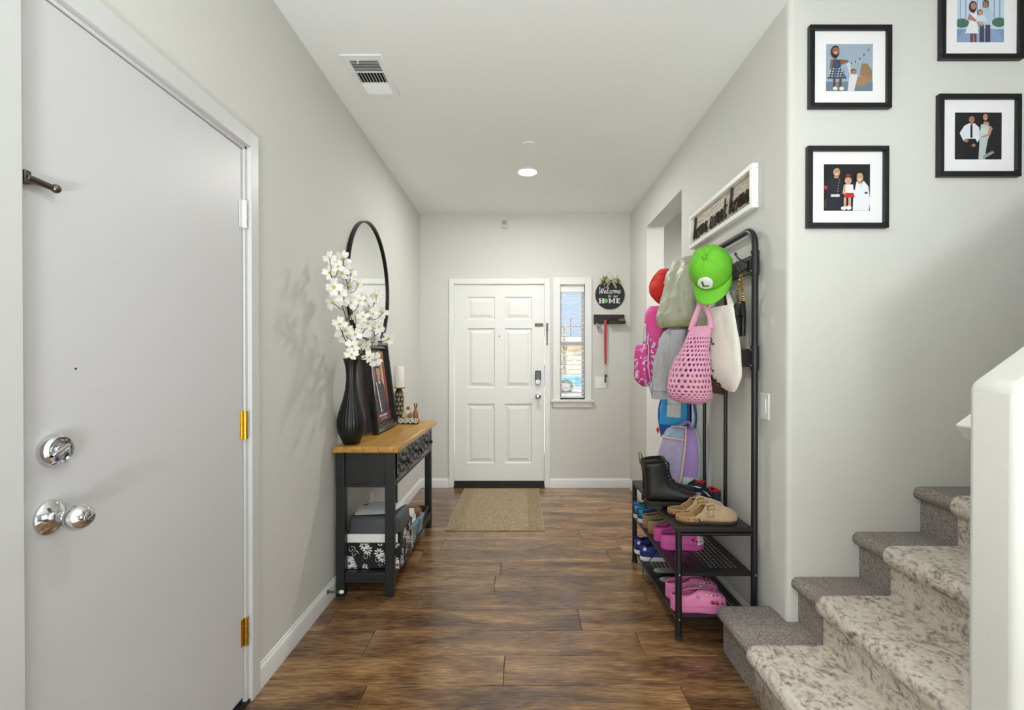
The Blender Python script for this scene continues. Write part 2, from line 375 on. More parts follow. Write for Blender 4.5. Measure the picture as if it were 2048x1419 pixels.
# baseboards
def baseboard(name, segs, label):
    mb = MB()
    for (a, b, nrm) in segs:
        a, b, nrm = Vector(a), Vector(b), Vector(nrm); pr = [(0, 0), (.012, 0), (.012, .072), (.010, .080), (.005, .086), (.005, .092), (0, .094)]
        mb.loft([[a+nrm*p+Vector((0, 0, q)) for p, q in pr], [b+nrm*p+Vector((0, 0, q)) for p, q in pr]])
    struct(mb.build(name, M_trim), label, 'baseboard')
GC1 = onX(511, 724, XL).y
baseboard('baseboard_left', [((XL, GC1, 0), (XL, YF, 0), (1, 0, 0))], 'white baseboard along the left wall under the console table')
baseboard('baseboard_far', [((XL, YF, 0), (fx(898), YF, 0), (0, -1, 0)), ((fx(1099), YF, 0), (XR, YF, 0), (0, -1, 0))], 'white baseboard either side of the front door')
baseboard('baseboard_right', [((XR, 2.16, 0), (XR, OY0, 0), (-1, 0, 0)), ((XR, OY1, 0), (XR, YF, 0), (-1, 0, 0))], 'white baseboard along the right wall behind the shoe shelves')
# casings
def casing(name, pts, wd, th, plane, label):
    mb = MB()
    for lo, hi in pts: mb.box(lo, hi)
    struct(mb.build(name, plane or M_trim, bevel=.004, seg=2), label, 'door casing')
c0, c1, ct = fx(898), fx(1100), fz(557)
casing('trim_1', [((c0, YF-.016, 0), (DL, YF+.02, ct)), ((DR, YF-.016, 0), (c1, YF+.02, ct)), ((DL, YF-.016, DT), (DR, YF+.02, ct))], 0, 0, 0, 'white casing around the front door')
gz1 = 2.115
casing('trim_2', [((XL-.005, GY0-.085, 0), (XL+.016, GY0-.004, gz1)), ((XL-.005, GY1+.022, 0), (XL+.016, GC1, gz1)), ((XL-.005, GY0-.004, GZ+.016), (XL+.016, GY1+.022, gz1)), ((XL-.10, GY1+.003, 0), (XL+.002, GY1+.024, GZ+.02)), ((XL-.10, GY0-.024, 0), (XL+.002, GY0-.004, GZ+.02)), ((XL-.1, GY0-.01, GZ+.003), (XL+.002, GY1+.02, GZ+.022))], 0, 0, mat('toned_down_trim', 'd3d3d2', .38), 'white casing around the flush door on the left')  # trim paint darkened on this casing to offset the strong light here

# ------------------------------------------------------------------ front door
d1 = thing('door_1', ((DL+DR)/2, YF+.02, 0), 'white six-panel front door with keypad lock at the far end', 'door', kind='structure')
zb = fz(961); yf = YF+.005
sl = MB()                                           # slab with recessed panel fields
cols = [(fx(934), fx(990)), (fx(1009), fx(1064))]; rows = [(fz(639), fz(593)), (fz(775), fz(656)), (fz(926), fz(807))]
xs = [DL+.003, cols[0][0], cols[0][1], cols[1][0], cols[1][1], DR-.003]; zs = [zb]+[v for r in reversed(rows) for v in r]+[DT-.003]
for i in range(5):
    for j in range(7):
        hole = i in (1, 3) and j in (1, 3, 5)
        sl.box((xs[i], yf+(.014 if hole else 0), zs[j]), (xs[i+1], yf+.04, zs[j+1]))
sl.build('slab', M_door, d1, smooth=False)
for (a, b) in cols:
    for (q, t) in rows:
        p = MB()
        def rr(ins, y): return [Vector((a+ins, y, q+ins)), Vector((b-ins, y, q+ins)), Vector((b-ins, y, t-ins)), Vector((a+ins, y, t-ins))]
        p.loft([rr(0, yf+.001), rr(.010, yf+.013), rr(.022, yf+.013), rr(.052, yf+.003), rr(.058, yf+.003)], cap=False); p.add(rr(.058, yf+.003), [(0, 1, 2, 3)])
        p.build('panel', M_door, d1, sharp=15)
for py in (620, 770, 920):
    z = fz(py); MB().box((DL-.006, yf-.006, z-.05), (DL+.006, yf, z+.05)).tube([(DL, yf-.008, z-.05), (DL, yf-.008, z+.05)], .006).build('hinge', M_trim, d1)
MB().box((DL+.003, YF-.005, fz(973)), (DR-.003, YF+.05, fz(961))).box((DL, YF-.03, 0), (DR, YF+.05, .022)).build('threshold', mat('dark_rubber', '1c1917', .5), d1, bevel=.003)
p = at(999, 672, yf); MB().lathe([(.008, 0), (.008, .004), (.004, .006), (.001, .006)], p, (0, -1, 0), 12).build('peephole', M_nickel, d1)
x, z = fx(1076), fz(755)
k = MB().box((x-.028, yf-.022, z-.035), (x+.028, yf, z+.072)).build('keypad_lock', mat('black_gloss', '0d0d0e', .15), d1, bevel=.008, seg=3)
MB().lathe([(.029, 0), (.029, .02), (.024, .026), (.001, .027)], (x, yf-.008, z-.04), (0, -1, 0), 20).box((x-.006, yf-.05, z-.058), (x+.006, yf-.03, z-.022)).build('thumb_turn', M_nickel, k)
x, z = fx(1076), fz(792)
k = MB().lathe([(.033, 0), (.033, .006), (.024, .012), (.012, .016), (.012, .035), (.02, .04), (.027, .05), (.028, .058), (.022, .068), (.008, .072), (.001, .072)], (x, yf, z), (0, -1, 0), 24).build('knob', M_chrome, d1)
x, z = fx(1078), fz(649)
MB().box((x-.042, yf-.012, z-.016), (x+.042, yf, z+.016)).box((x-.034, yf-.016, z-.004), (x+.034, yf-.010, z+.004)).build('chain_track', M_dknick, d1, bevel=.003)
mb = MB(); x = fx(1094)
mb.box((x-.01, YF-.024, fz(662)), (x+.01, YF-.015, fz(646)))
for i in range(7):
    zz = fz(663+i*3.2); mb.tube([(x+.006*math.cos(a)*(1 if i % 2 else .3), YF-.024-.004*math.sin(a)*(.3 if i % 2 else 1), zz+.012*math.sin(a)) for a in [2*PI*j/10 for j in range(10)]], .0022, 5, closed=True)
mb.box((x-.008, YF-.028, fz(690)), (x+.008, YF-.016, fz(684))); mb.build('door_chain', M_dknick, d1)

# ------------------------------------------------------------------ flush door on the left
gx = XL-.004
d2 = thing('door_2', (gx-.02, (GY0+GY1)/2, 0), 'plain flush white door with chrome knob on the left', 'door', kind='structure')
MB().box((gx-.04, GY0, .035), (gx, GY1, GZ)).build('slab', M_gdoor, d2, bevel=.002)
MB().box((gx-.04, GY0, .004), (gx-.006, GY1, .036)).box((gx-.12, GY0-.02, 0), (gx+.012, GY1+.02, .012)).build('door_sweep', MATS['dark_rubber'], d2)
for py, m in ((432, M_trim), (848, M_brass), (1257, M_brass)):
    z = onX(495, py, XL).z; y = GY1+.003
    hb = MB().tube([(gx+.007, y, z-.05), (gx+.007, y, z+.05)], .0075, 12)
    for s_ in (-.05, -.017, .017, .045): hb.tube([(gx+.007, y, z+s_-.001), (gx+.007, y, z+s_+.004)], .0086, 12)
    hb.box((gx-.001, y-.022, z-.05), (gx+.0015, y+.018, z+.05)).build('hinge', m, d2)
p = onX(104, 900, gx)
k = MB().lathe([(.036, 0), (.036, .008), (.033, .016), (.029, .021), (.026, .020), (.023, .012), (.001, .011)], p, (1, 0, 0), 32).build('deadbolt', M_chrome, d2)
R = Matrix.Translation(p) @ Matrix.Rotation(math.radians(28), 4, 'X')
MB().box((.010, -.021, -.005), (.024, .021, .005), M=R).tube([R @ Vector((.010, 0, 0)), R @ Vector((.020, 0, 0))], .011, 16).build('thumb_turn', M_chrome, k, bevel=.003)
p = onX(100, 1033, gx)
k = MB().lathe([(.038, 0), (.038, .005), (.034, .010), (.022, .017), (.013, .021), (.012, .034), (.018, .038), (.026, .047), (.029, .058), (.028, .068), (.022, .079), (.014, .085), (.001, .086)], p, (1, 0, 0), 36).build('knob', M_chrome, d2)
MB().lathe([(.013, .083), (.013, .087), (.010, .088), (.001, .088)], p, (1, 0, 0), 20).box((.086, -.0018, -.009), (.091, .0018, .009), M=Matrix.Translation(p) @ Matrix.Rotation(-1.2, 4, 'X')).build('lock_button', M_chrome, k)
p0, p1 = onX(40, 352, gx), onX(112, 376, gx+.02)
MB().box((gx, p0.y-.002, p0.z-.014), (gx+.012, p0.y+.012, p0.z+.014)).tube([p0+Vector((.008, .004, 0)), Vector((gx+.014, p1.y, p1.z))], [.0075, .0065], 10).ell((gx+.016, p1.y+.004, p1.z), .0095).build('swing_guard', M_dknick, d2, bevel=.002)
p = onX(151, 737, gx); MB().lathe([(.0025, 0), (.0025, .001), (.001, .001)], p, (1, 0, 0), 10).build('peephole', M_dknick, d2)

# ------------------------------------------------------------------ sidelight window, blind, world outside
w1 = thing('window_1', ((WLx+WRx)/2, YF+.06, WB), 'narrow white-framed sidelight window beside the front door', 'window', kind='structure')
a, b, t, q = fx(1106), fx(1183), fz(555), fz(800)
MB().box((a, YF-.018, q), (WLx+.006, YF+.01, t)).box((WRx-.006, YF-.018, q), (b, YF+.01, t)).box((WLx+.006, YF-.018, WT-.006), (WRx-.006, YF+.01, t)).build('casing', M_trim, w1, bevel=.003)
MB().box((fx(1102), YF-.045, fz(803)), (fx(1187), YF+.1, fz(798))).build('sill', M_trim, w1, bevel=.005)
MB().box((a, YF-.016, fz(814)), (b, YF, fz(803))).build('apron', M_trim, w1, bevel=.003)
mb = MB(); g = .028; y0, y1 = YF+.09, YF+.13
mb.box((WLx, y0, WB), (WLx+g, y1, WT)).box((WRx-g, y0, WB), (WRx, y1, WT)).box((WLx+g, y0, WB), (WRx-g, y1, WB+g)).box((WLx+g, y0, WT-g), (WRx-g, y1, WT))
zr = fz(685); mb.box((WLx+g, y0, zr-.022), (WRx-g, y1, zr+.022))
mb.build('sash_frame', M_white, w1, bevel=.003)
for (z0, z1) in ((WB+g, zr-.022), (zr+.022, WT-g)): MB().box((WLx+g, y0+.018, z0), (WRx-g, y0+.022, z1)).build('pane', M_glass, w1, smooth=False)
vb = thing('window_blind', ((WLx+WRx)/2, YF+.05, WB+.01), 'open white horizontal slat blind in the sidelight window', 'blind')
bx0, bx1 = WLx+.008, WRx-.012; yb = YF+.045
MB().box((bx0, yb-.03, WT-.075), (bx1, yb+.03, WT-.004)).build('headrail', M_white, vb, bevel=.003)
MB().box((bx0+.002, yb-.022, WB+.012), (bx1-.002, yb+.022, WB+.03)).build('bottom_rail', M_white, vb, bevel=.003)
src = None; nsl = 22; z0s, z1s = WB+.06, WT-.10
for i in range(nsl):
    z = z0s+(z1s-z0s)*i/(nsl-1)
    if not src:
        src = MB().loft([[Vector((xx, yb-.024, z-.006)), Vector((xx, yb-.012, z+.001)), Vector((xx, yb+.012, z+.007)), Vector((xx, yb+.024, z+.006)), Vector((xx, yb+.012, z+.004)), Vector((xx, yb-.012, z-.002))] for xx in (bx0+.002, bx1-.002)]).build('slat', M_white, vb, origin=(bx0, yb, z)); z_first = z
    else: inst(src, 'slat', (bx0, yb, z), vb)
for fxx in (.22, .5, .76):
    x = bx0+(bx1-bx0)*fxx
    for yy in (yb-.025, yb+.025): MB().tube([(x, yy, WB+.02), (x, yy, WT-.05)], .0009, 5).build('cord', M_paper, vb)
# outside
gm = mat('pale_concrete', 'cfcac2', .9, bump=.1, bscale=8)
o = MB().box((-25, YF+.2, -.4), (40, 60, -.15)).build('ground', gm, smooth=False); struct(o, 'sunlit pale driveway and street outside the window', 'ground')
h = thing('neighbour_house', (4, 34, -.15), 'tan stucco house across the street seen through the blind', 'house')
MB().box((-6, 34, -.15), (14, 42, 2.55)).build('wall', mat('tan_stucco', 'd8c08a', .9), h, smooth=False)
MB().prism([(-6.6, 2.5), (14.6, 2.5), (12, 3.0), (-4, 3.0)], (0, 42.5, 0), (1, 0, 0), (0, 0, 1), 9).build('roof', mat('light_roof', 'd9d4cc', .9), h, smooth=False)
MB().box((3.7, 33.9, 1.85), (4.5, 34, 2.05)).build('vent', mat('grey_vent', '77777a', .6), h, smooth=False)
t = thing('street_tree', at(1129, 760, 29)*1, 'slim brownish conifer standing outside the sidelight window', 'tree'); tl = WL[t.name]; 
base = Vector((at(1129, 724, 29).x, 29, -.15)); t.location = base; WL[t.name] = base
MB().tube([base, base+Vector((0, 0, 2.6))], .12, 8).build('trunk', M_bark, t)
mb = MB()
for i in range(90):
    zz = random.uniform(.5, 3.6); r = .38*(1-(zz-.5)/3.4)+.03; aa = random.uniform(0, 2*PI); pz = base+Vector((0, 0, zz))
    e = pz+Vector((math.cos(aa)*r, math.sin(aa)*r, .15)); mb.tube([pz, e], [.06, .02], 5)
mb.build('foliage', mat('dry_foliage', '8d7d57', .9, var=.4, vscale=6), t)
pb = Vector((at(1157, 724, 40).x, 40+6, -.15))
up = thing('utility_pole', pb, 'thin utility pole with cross-arm behind the tan house', 'pole')
MB().tube([pb, pb+Vector((0, 0, 5.6))], .06, 8).build('pole', mat('pole_wood', '6d5f55', .9), up); MB().box((pb.x-1.1, pb.y-.05, 4.55), (pb.x+1.1, pb.y+.05, 4.66)).build('cross_arm', MATS['pole_wood'], up)
cy = 21.5; cx0 = at(1166, 724, cy).x
cr = thing('parked_car', (cx0-1.9, cy+.9, -.15), 'blue car parked outside, seen through the lower blind slats', 'car')
side = [(-4.2, .35), (-4.25, .75), (-3.6, .85), (-3.0, 1.35), (-1.7, 1.40), (-.9, .92), (-.1, .80), (.1, .6), (.1, .32)]
MB().prism(side, (cx0, cy+1.75, -.15), (1, 0, 0), (0, 0, 1), 1.75).build('body', mat('blue_car_paint', '3f78ad', .25, coat=.6), cr, bevel=.08, seg=3)
MB().prism([(-3.45, .9), (-2.95, 1.3), (-1.75, 1.34), (-1.1, .92)], (cx0, cy+.01, -.15), (1, 0, 0), (0, 0, 1), .03).build('side_glass', mat('car_glass', '20262b', .1), cr)
for xx in (-.75, -3.3):
    wl = MB().lathe([(.31, 0), (.33, .03), (.33, .2), (.31, .22)], (cx0+xx, cy+.20, .18), (0, -1, 0), 24).build('wheel', mat('tyre', '1a1a1a', .8), cr)
    MB().lathe([(.20, 0), (.20, .01), (.12, .005), (.001, .01)], (cx0+xx, cy-.02, .18), (0, -1, 0), 10).build('hub', M_nickel, wl)

# ================================================================== CEILING FITTINGS
p = onZ(1055, 343, ZC); lx, ly = p.x, p.y
dl = thing('recessed_downlight', (lx, ly, ZC-.004), 'glowing round recessed ceiling light in the entry', 'ceiling light')
MB().lathe([(.085, 0), (.085, -.004), (.074, -.008), (.070, -.003), (.070, 0)], (lx, ly, ZC), (0, 0, 1), 36, cap=False).build('trim_ring', M_white, dl)
MB().lathe([(.072, 0), (.072, -.004), (.001, -.005)], (lx, ly, ZC), (0, 0, 1), 32).build('lens', M_lamp, dl)
light('downlight_lamp', 'AREA', (lx, ly, ZC-.012), 16, (.99, .985, .96), shape='DISK', size=.14)
dl = thing('recessed_downlight', (.05, .75, ZC-.004), 'round recessed ceiling light over the stair foot, above the view', 'ceiling light')
MB().lathe([(.085, 0), (.085, -.004), (.074, -.008), (.070, -.003), (.070, 0)], (.05, .75, ZC), (0, 0, 1), 36, cap=False).build('trim_ring', M_white, dl)
MB().lathe([(.072, 0), (.072, -.004), (.001, -.005)], (.05, .75, ZC), (0, 0, 1), 32).build('lens', M_lamp, dl)
light('downlight_lamp', 'AREA', (.05, .75, ZC-.012), 4, (.99, .985, .96), shape='DISK', size=.14)
p = onZ(1058, 288, ZC)
tag(MB().lathe([(.042, 0), (.042, -.005), (.040, -.007), (.001, -.007)], p, (0, 0, 1), 32).build('sprinkler_cover', M_ceil), 'flat round sprinkler cover plate on the ceiling before the downlight', 'sprinkler')
v0, v1 = onZ(723, 108, ZC), onZ(759, 192, ZC)
vx0, vx1, vy0, vy1 = onZ(682, 108, ZC).x-.01, onZ(764, 108, ZC).x-.004, v0.y, v1.y
vt = thing('ceiling_vent', ((vx0+vx1)/2, (vy0+vy1)/2, ZC-.008), 'white louvred air vent in the ceiling near the left wall', 'vent')
ix0, ix1, iy0, iy1 = vx0+.032, vx1-.03, vy0+.04, vy1-.032; zc = ZC
mb = MB().box((vx0, vy0, zc-.007), (ix0, vy1, zc)).box((ix1, vy0, zc-.007), (vx1, vy1, zc)).box((ix0, vy0, zc-.007), (ix1, iy0, zc)).box((ix0, iy1, zc-.007), (ix1, vy1, zc))
L3 = (iy1-iy0)/3
for k in (1, 2): mb.box((ix0, iy0+L3*k-.005, zc-.006), (ix1, iy0+L3*k+.005, zc))
mb.build('frame', M_white, vt, bevel=.002, seg=1)
MB().box((ix0, iy0, zc-.0006), (ix1, iy1, zc-.0002)).build('dark_backing', M_dark, vt, smooth=False)  # thin black sheet put in for the shade behind the louvres
s1 = s2 = None
for k in range(8):
    y = iy0+.004+(L3-.012)*k/7
    for part_ in (0, 2):
        tilt = .9 if part_ == 0 else -.75; w_ = (y+part_*L3)
        M = Matrix.Translation((0, w_, zc-.0045)) @ Matrix.Rotation(tilt, 4, 'X')
        MB().box((ix0, -.0045 if part_ else -.003, -.0005), (ix1, .0045 if part_ else .003, .0005), M=M).build('louvre', M_white, vt, smooth=False)
for k in range(9):
    x = ix0+.006+(ix1-ix0-.012)*k/8; M = Matrix.Translation((x, 0, zc-.0045)) @ Matrix.Rotation(.8, 4, 'Y')
    MB().box((-.0045, iy0+L3+.005, -.0005), (.0045, iy0+2*L3-.005, .0005), M=M).build('louvre', M_white, vt, smooth=False)
MB().tube([(ix0+.045, iy0-.004, zc-.008), (ix0+.043, iy0+.012, zc-.014)], .004, 8).build('lever', M_white, vt)

# ================================================================== FAR WALL FITTINGS
x, z = fx(1009), fz(448)
sn = thing('motion_sensor', (x, YF, z-.04), 'small grey sensor box high on the wall above the front door', 'sensor')
MB().box((x-.03, YF-.024, z-.042), (x+.03, YF, z+.038)).build('case', mat('grey_plastic', 'd2d0ca', .5), sn, bevel=.006)
MB().box((x-.02, YF-.028, z-.01), (x+.02, YF-.022, z+.028)).build('lens', mat('sensor_lens', 'a09d96', .4), sn, bevel=.004)
def switch(name, P, u, w, h, n, label, out):
    s_ = thing(name, P, label, 'switch'); u, out = Vector(u), Vector(out); P = Vector(P); Z = Vector((0, 0, 1))
    def bx(mb, c, a, b, d0, d1):
        q = [c+u*i*a+Z*j*b for i in (-1, 1) for j in (-1, 1)]; q = [q[0], q[1], q[3], q[2]]
        return mb.loft([[v+out*d0 for v in q], [v+out*d1 for v in q]])
    bx(MB(), P, w/2, h/2, 0, .006).build('plate', M_white, s_, bevel=.002)
    for i in range(n):
        c = P+u*((i-(n-1)/2)*.046); bx(MB(), c, .0165, .033, .005, .0085).build('rocker', M_white, s_, bevel=.0015)
    return s_
switch('light_switch', (fx(1201.5), YF, fz(764)), (1, 0, 0), .118, .116, 2, 'white double rocker switch below the key rack', (0, -1, 0))
p = onX(1531, 812, XR); switch('light_switch', p, (0, 1, 0), .075, .118, 1, 'white single rocker switch between the hall tree and the stair corner', (-1, 0, 0))
# outlet behind the console
p = onX(742, 1000, XL); ol = thing('wall_outlet', p, 'white wall outlet behind the console table', 'outlet')
MB().box((XL, p.y-.036, p.z-.058), (XL+.006, p.y+.036, p.z+.058)).build('plate', M_white, ol, bevel=.002)
for s_ in (-.02, .02): MB().box((XL+.005, p.y-.016, p.z+s_-.013), (XL+.008, p.y+.016, p.z+s_+.013)).build('socket', M_white, ol, bevel=.002)
# spring door stop
p = onX(655, 1183, XL+.012); ds = thing('door_stop', p, 'spring door stop with white tip on the left baseboard', 'door stop')
mb = MB().lathe([(.011, 0), (.011, .004), (.006, .008)], p, (1, 0, 0), 14)
mb.tube([(p.x+.006+.058*i/90, p.y+.005*math.cos(i*.8), p.z+.005*math.sin(i*.8)) for i in range(90)], .0016, 5); mb.build('spring', M_nickel, ds)
MB().lathe([(.007, .062), (.009, .066), (.009, .080), (.006, .084), (.001, .084)], p, (1, 0, 0), 14).build('tip', M_white, ds)
# welcome sign
cx, cz = fx(1219.5), fz(589); rs = .147; ys = YF-.012
ws = thing('welcome_sign', (cx, YF-.006, cz-rs), 'round black welcome sign with bow and greenery on the far wall', 'sign')
MB().lathe([(rs, 0), (rs, .010), (rs-.002, .012), (.001, .012)], (cx, YF-.001, cz), (0, -1, 0), 48).build('board', mat('charcoal_board', '26282b', .7), ws)
yt = YF-.015; mb = MB()
strokes(mb, 'Welcome', (cx-.112, yt, cz+.012), (1, 0, 0), (.0, 0, 1), .062, .0027, 1.2)
strokes(mb, 'to', (cx-.02, yt, cz-.028), (1, 0, 0), (0, 0, 1), .034, .0018, 1.25); strokes(mb, 'our', (cx+.032, yt, cz-.028), (1, 0, 0), (0, 0, 1), .036, .0018, 1.25)
mb.build('lettering', M_white, ws)
mb = MB(); hz, hh = cz-.088, .048
_nb = [0]
def bar(x0, z0, x1, z1):
    _nb[0] += 1; e_ = .00012*_nb[0]; mb.box((cx+x0, yt-.004-e_, hz+z0*hh), (cx+x1, yt+.003-e_, hz+z1*hh))
for x0 in (-.108, -.076): bar(x0, 0, x0+.012, 1); bar(x0-.005, 0, x0+.017, .13); bar(x0-.005, .87, x0+.017, 1)
bar(-.098, .44, -.074, .58)
for x0 in (-.010, .036): bar(x0, 0, x0+.011, 1); bar(x0-.005, 0, x0+.015, .13)
bar(-.016, .87, .001, 1); bar(.036, .87, .052, 1)
for s_ in (-1, 1): mb.prism([(0, .45), (s_*.017, 1), (s_*.023, 1), (s_*.003, .22), (0, .15)], (cx+.0185, yt-.004, hz), (1, 0, 0), (0, 0, hh), -.006)
bar(.064, 0, .076, 1); bar(.060, 0, .098, .15); bar(.060, .85, .098, 1); bar(.074, .43, .09, .58); bar(.092, .15, .098, .28); bar(.092, .72, .098, .85)
mb.build('capital_letters', M_white, ws)['kind'] = 'stuff'
mb = MB()
for k in range(7): mb.ell((cx-.043+.012*math.cos(k*PI/3.5), yt-.002, hz+.024+.012*math.sin(k*PI/3.5)), (.012, .004, .012), 10)
mb.ell((cx-.043, yt-.003, hz+.024), (.015, .004, .015)).build('green_wreath', mat('mint_green', '6fbf73', .6), ws)
mb = MB(); burl = mat('burlap', 'b5a384', .9, bump=.5, bscale=300)
bz = cz+rs-.022; yb_ = YF-.03
for s_ in (-1, 1):
    mb.loft([[Vector((cx+.01+s_*q, yb_-.014*math.sin(q*40), bz+dz+hw)), Vector((cx+.01+s_*q, yb_-.014*math.sin(q*40)-.004, bz+dz-hw))] for q, dz, hw in ((0, 0, .006), (.02, .006, .016), (.045, .008, .024), (.06, -.002, .018))], closed=False)
    mb.loft([[Vector((cx+.01+s_*q, yb_-.004, bz+dz)), Vector((cx+.01+s_*(q+.02), yb_-.006, bz+dz+.008))] for q, dz in ((.0, 0), (.02, -.03), (.038, -.07))], closed=False)
mb.build('bow', burl, ws, solid=.002)
mb = MB()
for s_ in (-1, 1):
    for i in range(46):
        b0 = Vector((cx+s_*random.uniform(.02, .075), YF-.02, bz+random.uniform(-.02, .03))); dr = Vector((s_*random.uniform(-.2, 1), random.uniform(-.6, -.05), random.uniform(-.5, 1.2))).normalized()
        sd = dr.cross(Vector((0, 1, 0))).normalized(); L_ = random.uniform(.02, .045)
        mb.add([b0, b0+dr*L_*.5+sd*.006, b0+dr*L_, b0+dr*L_*.5-sd*.006], [(0, 1, 2, 3)], i % 2)
_g = mb.build('greenery', [mat('fern_green', '5f7f3a', .6), mat('pale_fern', '92a558', .6)], ws); _g['kind'] = 'stuff'
hp = (cx-.01, YF-.008, fz(543)); MB().tube([(cx-.045, YF-.014, bz+.03), hp, (cx+.035, YF-.014, bz+.03)], .0012, 5).build('hanger', mat('twine', '6b604f', .9), ws)
# key rack
kx0, kx1, kz0, kz1 = fx(1187), fx(1248), fz(648), fz(629)
kr = thing('key_rack', ((kx0+kx1)/2, YF, kz0), 'dark brown key rack with small tray on the far wall', 'key rack')
mdk = mat('espresso_wood', '2b211e', .5, bump=.1, bscale=60)
MB().box((kx0, YF-.014, kz0), (kx1, YF, kz1)).build('backboard', mdk, kr, bevel=.002)
kt = kx0+.14
MB().box((kt, YF-.075, kz0), (kx1, YF-.014, kz0+.008)).box((kt, YF-.075, kz0+.008), (kx1, YF-.068, kz0+.030)).box((kt, YF-.068, kz0+.008), (kt+.006, YF-.014, kz0+.03)).box((kx1-.006, YF-.068, kz0+.008), (kx1, YF-.014, kz0+.03)).build('tray', mdk, kr, bevel=.001)
hx = [fx(1195), fx(1209.5)]
for x in hx: MB().tube(smooth_path([(x, YF-.014, kz1-.035), (x, YF-.03, kz1-.045), (x, YF-.036, kz1-.062), (x, YF-.042, kz1-.05)]), .003, 8).build('hook', M_dknick, kr)
tag(MB().box((kt+.015, YF-.062, kz0+.0085), (kt+.085, YF-.03, kz0+.058)).build('wallet', mat('black_vinyl', '15171c', .3), bevel=.008, seg=3), 'small black key pouch lying in the key rack tray', 'pouch')
kb = thing('key_bunch', (kx1-.035, YF-.045, kz0+.009), 'bunch of brass keys at the right end of the rack tray', 'keys')
for i in range(4):
    M = Matrix.Translation((kx1-.045+.012*i, YF-.05+.006*i, kz0+.034)) @ Matrix.Rotation(.5+i*.6, 4, 'Y'); MB().box((-.02, -.001, -.004), (.014, .001, .004), M=M).ell(M @ Vector((.018, 0, 0)), (.009, .002, .009)).build('key', M_gold, kb)
def ring(c, r, rr, ax=(0, 1, 0)):
    x, y, z = frame(ax); return [Vector(c)+x*r*math.cos(2*PI*i/16)+y*r*math.sin(2*PI*i/16) for i in range(16)]
zk = kz1-.068; kb = thing('key_bunch', (hx[0], YF-.036, zk-.12), 'silver keys on a ring hanging from the left hook', 'keys')
MB().tube(ring((hx[0]-.003, YF-.036, zk-.004), .013, 0), .0014, 5, closed=True).build('key_ring', M_dknick, kb)
MB().tube(ring((hx[0]+.014, YF-.038, zk-.085), .02, 0), .0018, 5, closed=True).build('key_ring', M_dknick, kb)
for i in range(4):
    M = Matrix.Translation((hx[0]-.012+.008*i, YF-.040-.002*i, zk-.04-.006*i)) @ Matrix.Rotation(1.3+.25*i, 4, 'Y'); MB().box((-.006, -.001, -.005), (.03, .001, .004), M=M).ell(M @ Vector((-.012, 0, 0)), (.011, .002, .011)).build('key', M_nickel, kb)
red = mat('coral_red_ribbon', 'c9535a', .7, bump=.3, bscale=150, var=.35, vscale=90)
lz = fz(728); ln = thing('lanyard', (hx[1], YF-.036, fz(768)), 'red patterned lanyard with a key hanging from the right hook', 'lanyard')
mb = MB()
for s_ in (-1, 1):
    mb.loft([[Vector((hx[1]+s_*w_-.008, YF-.038+s_*.003, z_)), Vector((hx[1]+s_*w_+.008, YF-.039+s_*.003, z_))] for w_, z_ in ((.001, kz1-.055), (.007, kz1-.10), (.008, kz1-.22), (.004, lz+.06), (.0, lz))], closed=False)
mb.build('strap', red, ln, solid=.0015)
MB().tube(ring((hx[1], YF-.038, lz-.012), .009, 0), .0015, 5, closed=True).tube([(hx[1], YF-.038, lz-.02), (hx[1], YF-.038, lz-.075)], .0016, 6).tube(ring((hx[1], YF-.038, lz-.085), .009, 0), .0015, 5, closed=True).build('clip', M_nickel, ln)
MB().box((hx[1]-.010, YF-.041, lz-.185), (hx[1]+.010, YF-.038, lz-.125)).ell((hx[1]+.004, YF-.04, lz-.115), (.016, .003, .016)).build('key', M_dknick, ln)

tag(MB().box((-.9, -2.3, .0005), (2.6, -.35, .012)).build('floor_reflector', mat('cream_reflector', 'e8e4dc', .95, bump=.5, bscale=120), bevel=.004), 'added cream rug on the living room floor behind the viewer', 'reflector')  # added pale sheet, bounces light up to the ceiling
up_ = thing('fill_uplight', (-.2, -1.4, .012), 'added white drum uplight, for ceiling fill, on the rug behind the viewer', 'fill_light')  # added uplight out of view, brightens the ceiling
MB().lathe([(.15, .012), (.15, .03), (.02, .04), (.02, .30), (.17, .34), (.30, .52), (.295, .52), (.16, .36), (.001, .35)], (-.2, -1.4, 0), (0, 0, 1), 32).build('shade', M_white, up_)
light('uplight_fill', 'AREA', (-.2, -1.4, .50), 104, (.92, .975, 1.0), (PI, 0, 0), shape='DISK', size=.5)
# ================================================================== DOORMAT
a, b, c_, d_ = onZ(890, 1060, .006), onZ(1090, 1060, .006), onZ(1086, 976, .006), onZ(920, 976, .006)
mx0, mx1, my0, my1 = a.x, b.x, a.y, d_.y
dm = thing('doormat', ((mx0+mx1)/2, (my0+my1)/2, 0), 'rectangular tan ribbed doormat in front of the front door', 'doormat')
MB().box((mx0, my0, .0005), (mx1, my1, .007)).build('pad', M_jute, dm, bevel=.002)
mb = MB()
for i in range(9):
    for s_ in (0, 1):
        x = (mx0+.008+.013*i) if s_ == 0 else (mx1-.008-.013*i); mb.tube([(x, my0+.01, .0075), (x, my1-.01, .0075)], .0042, 6)
mb.build('ribbed_border', M_jute, dm)

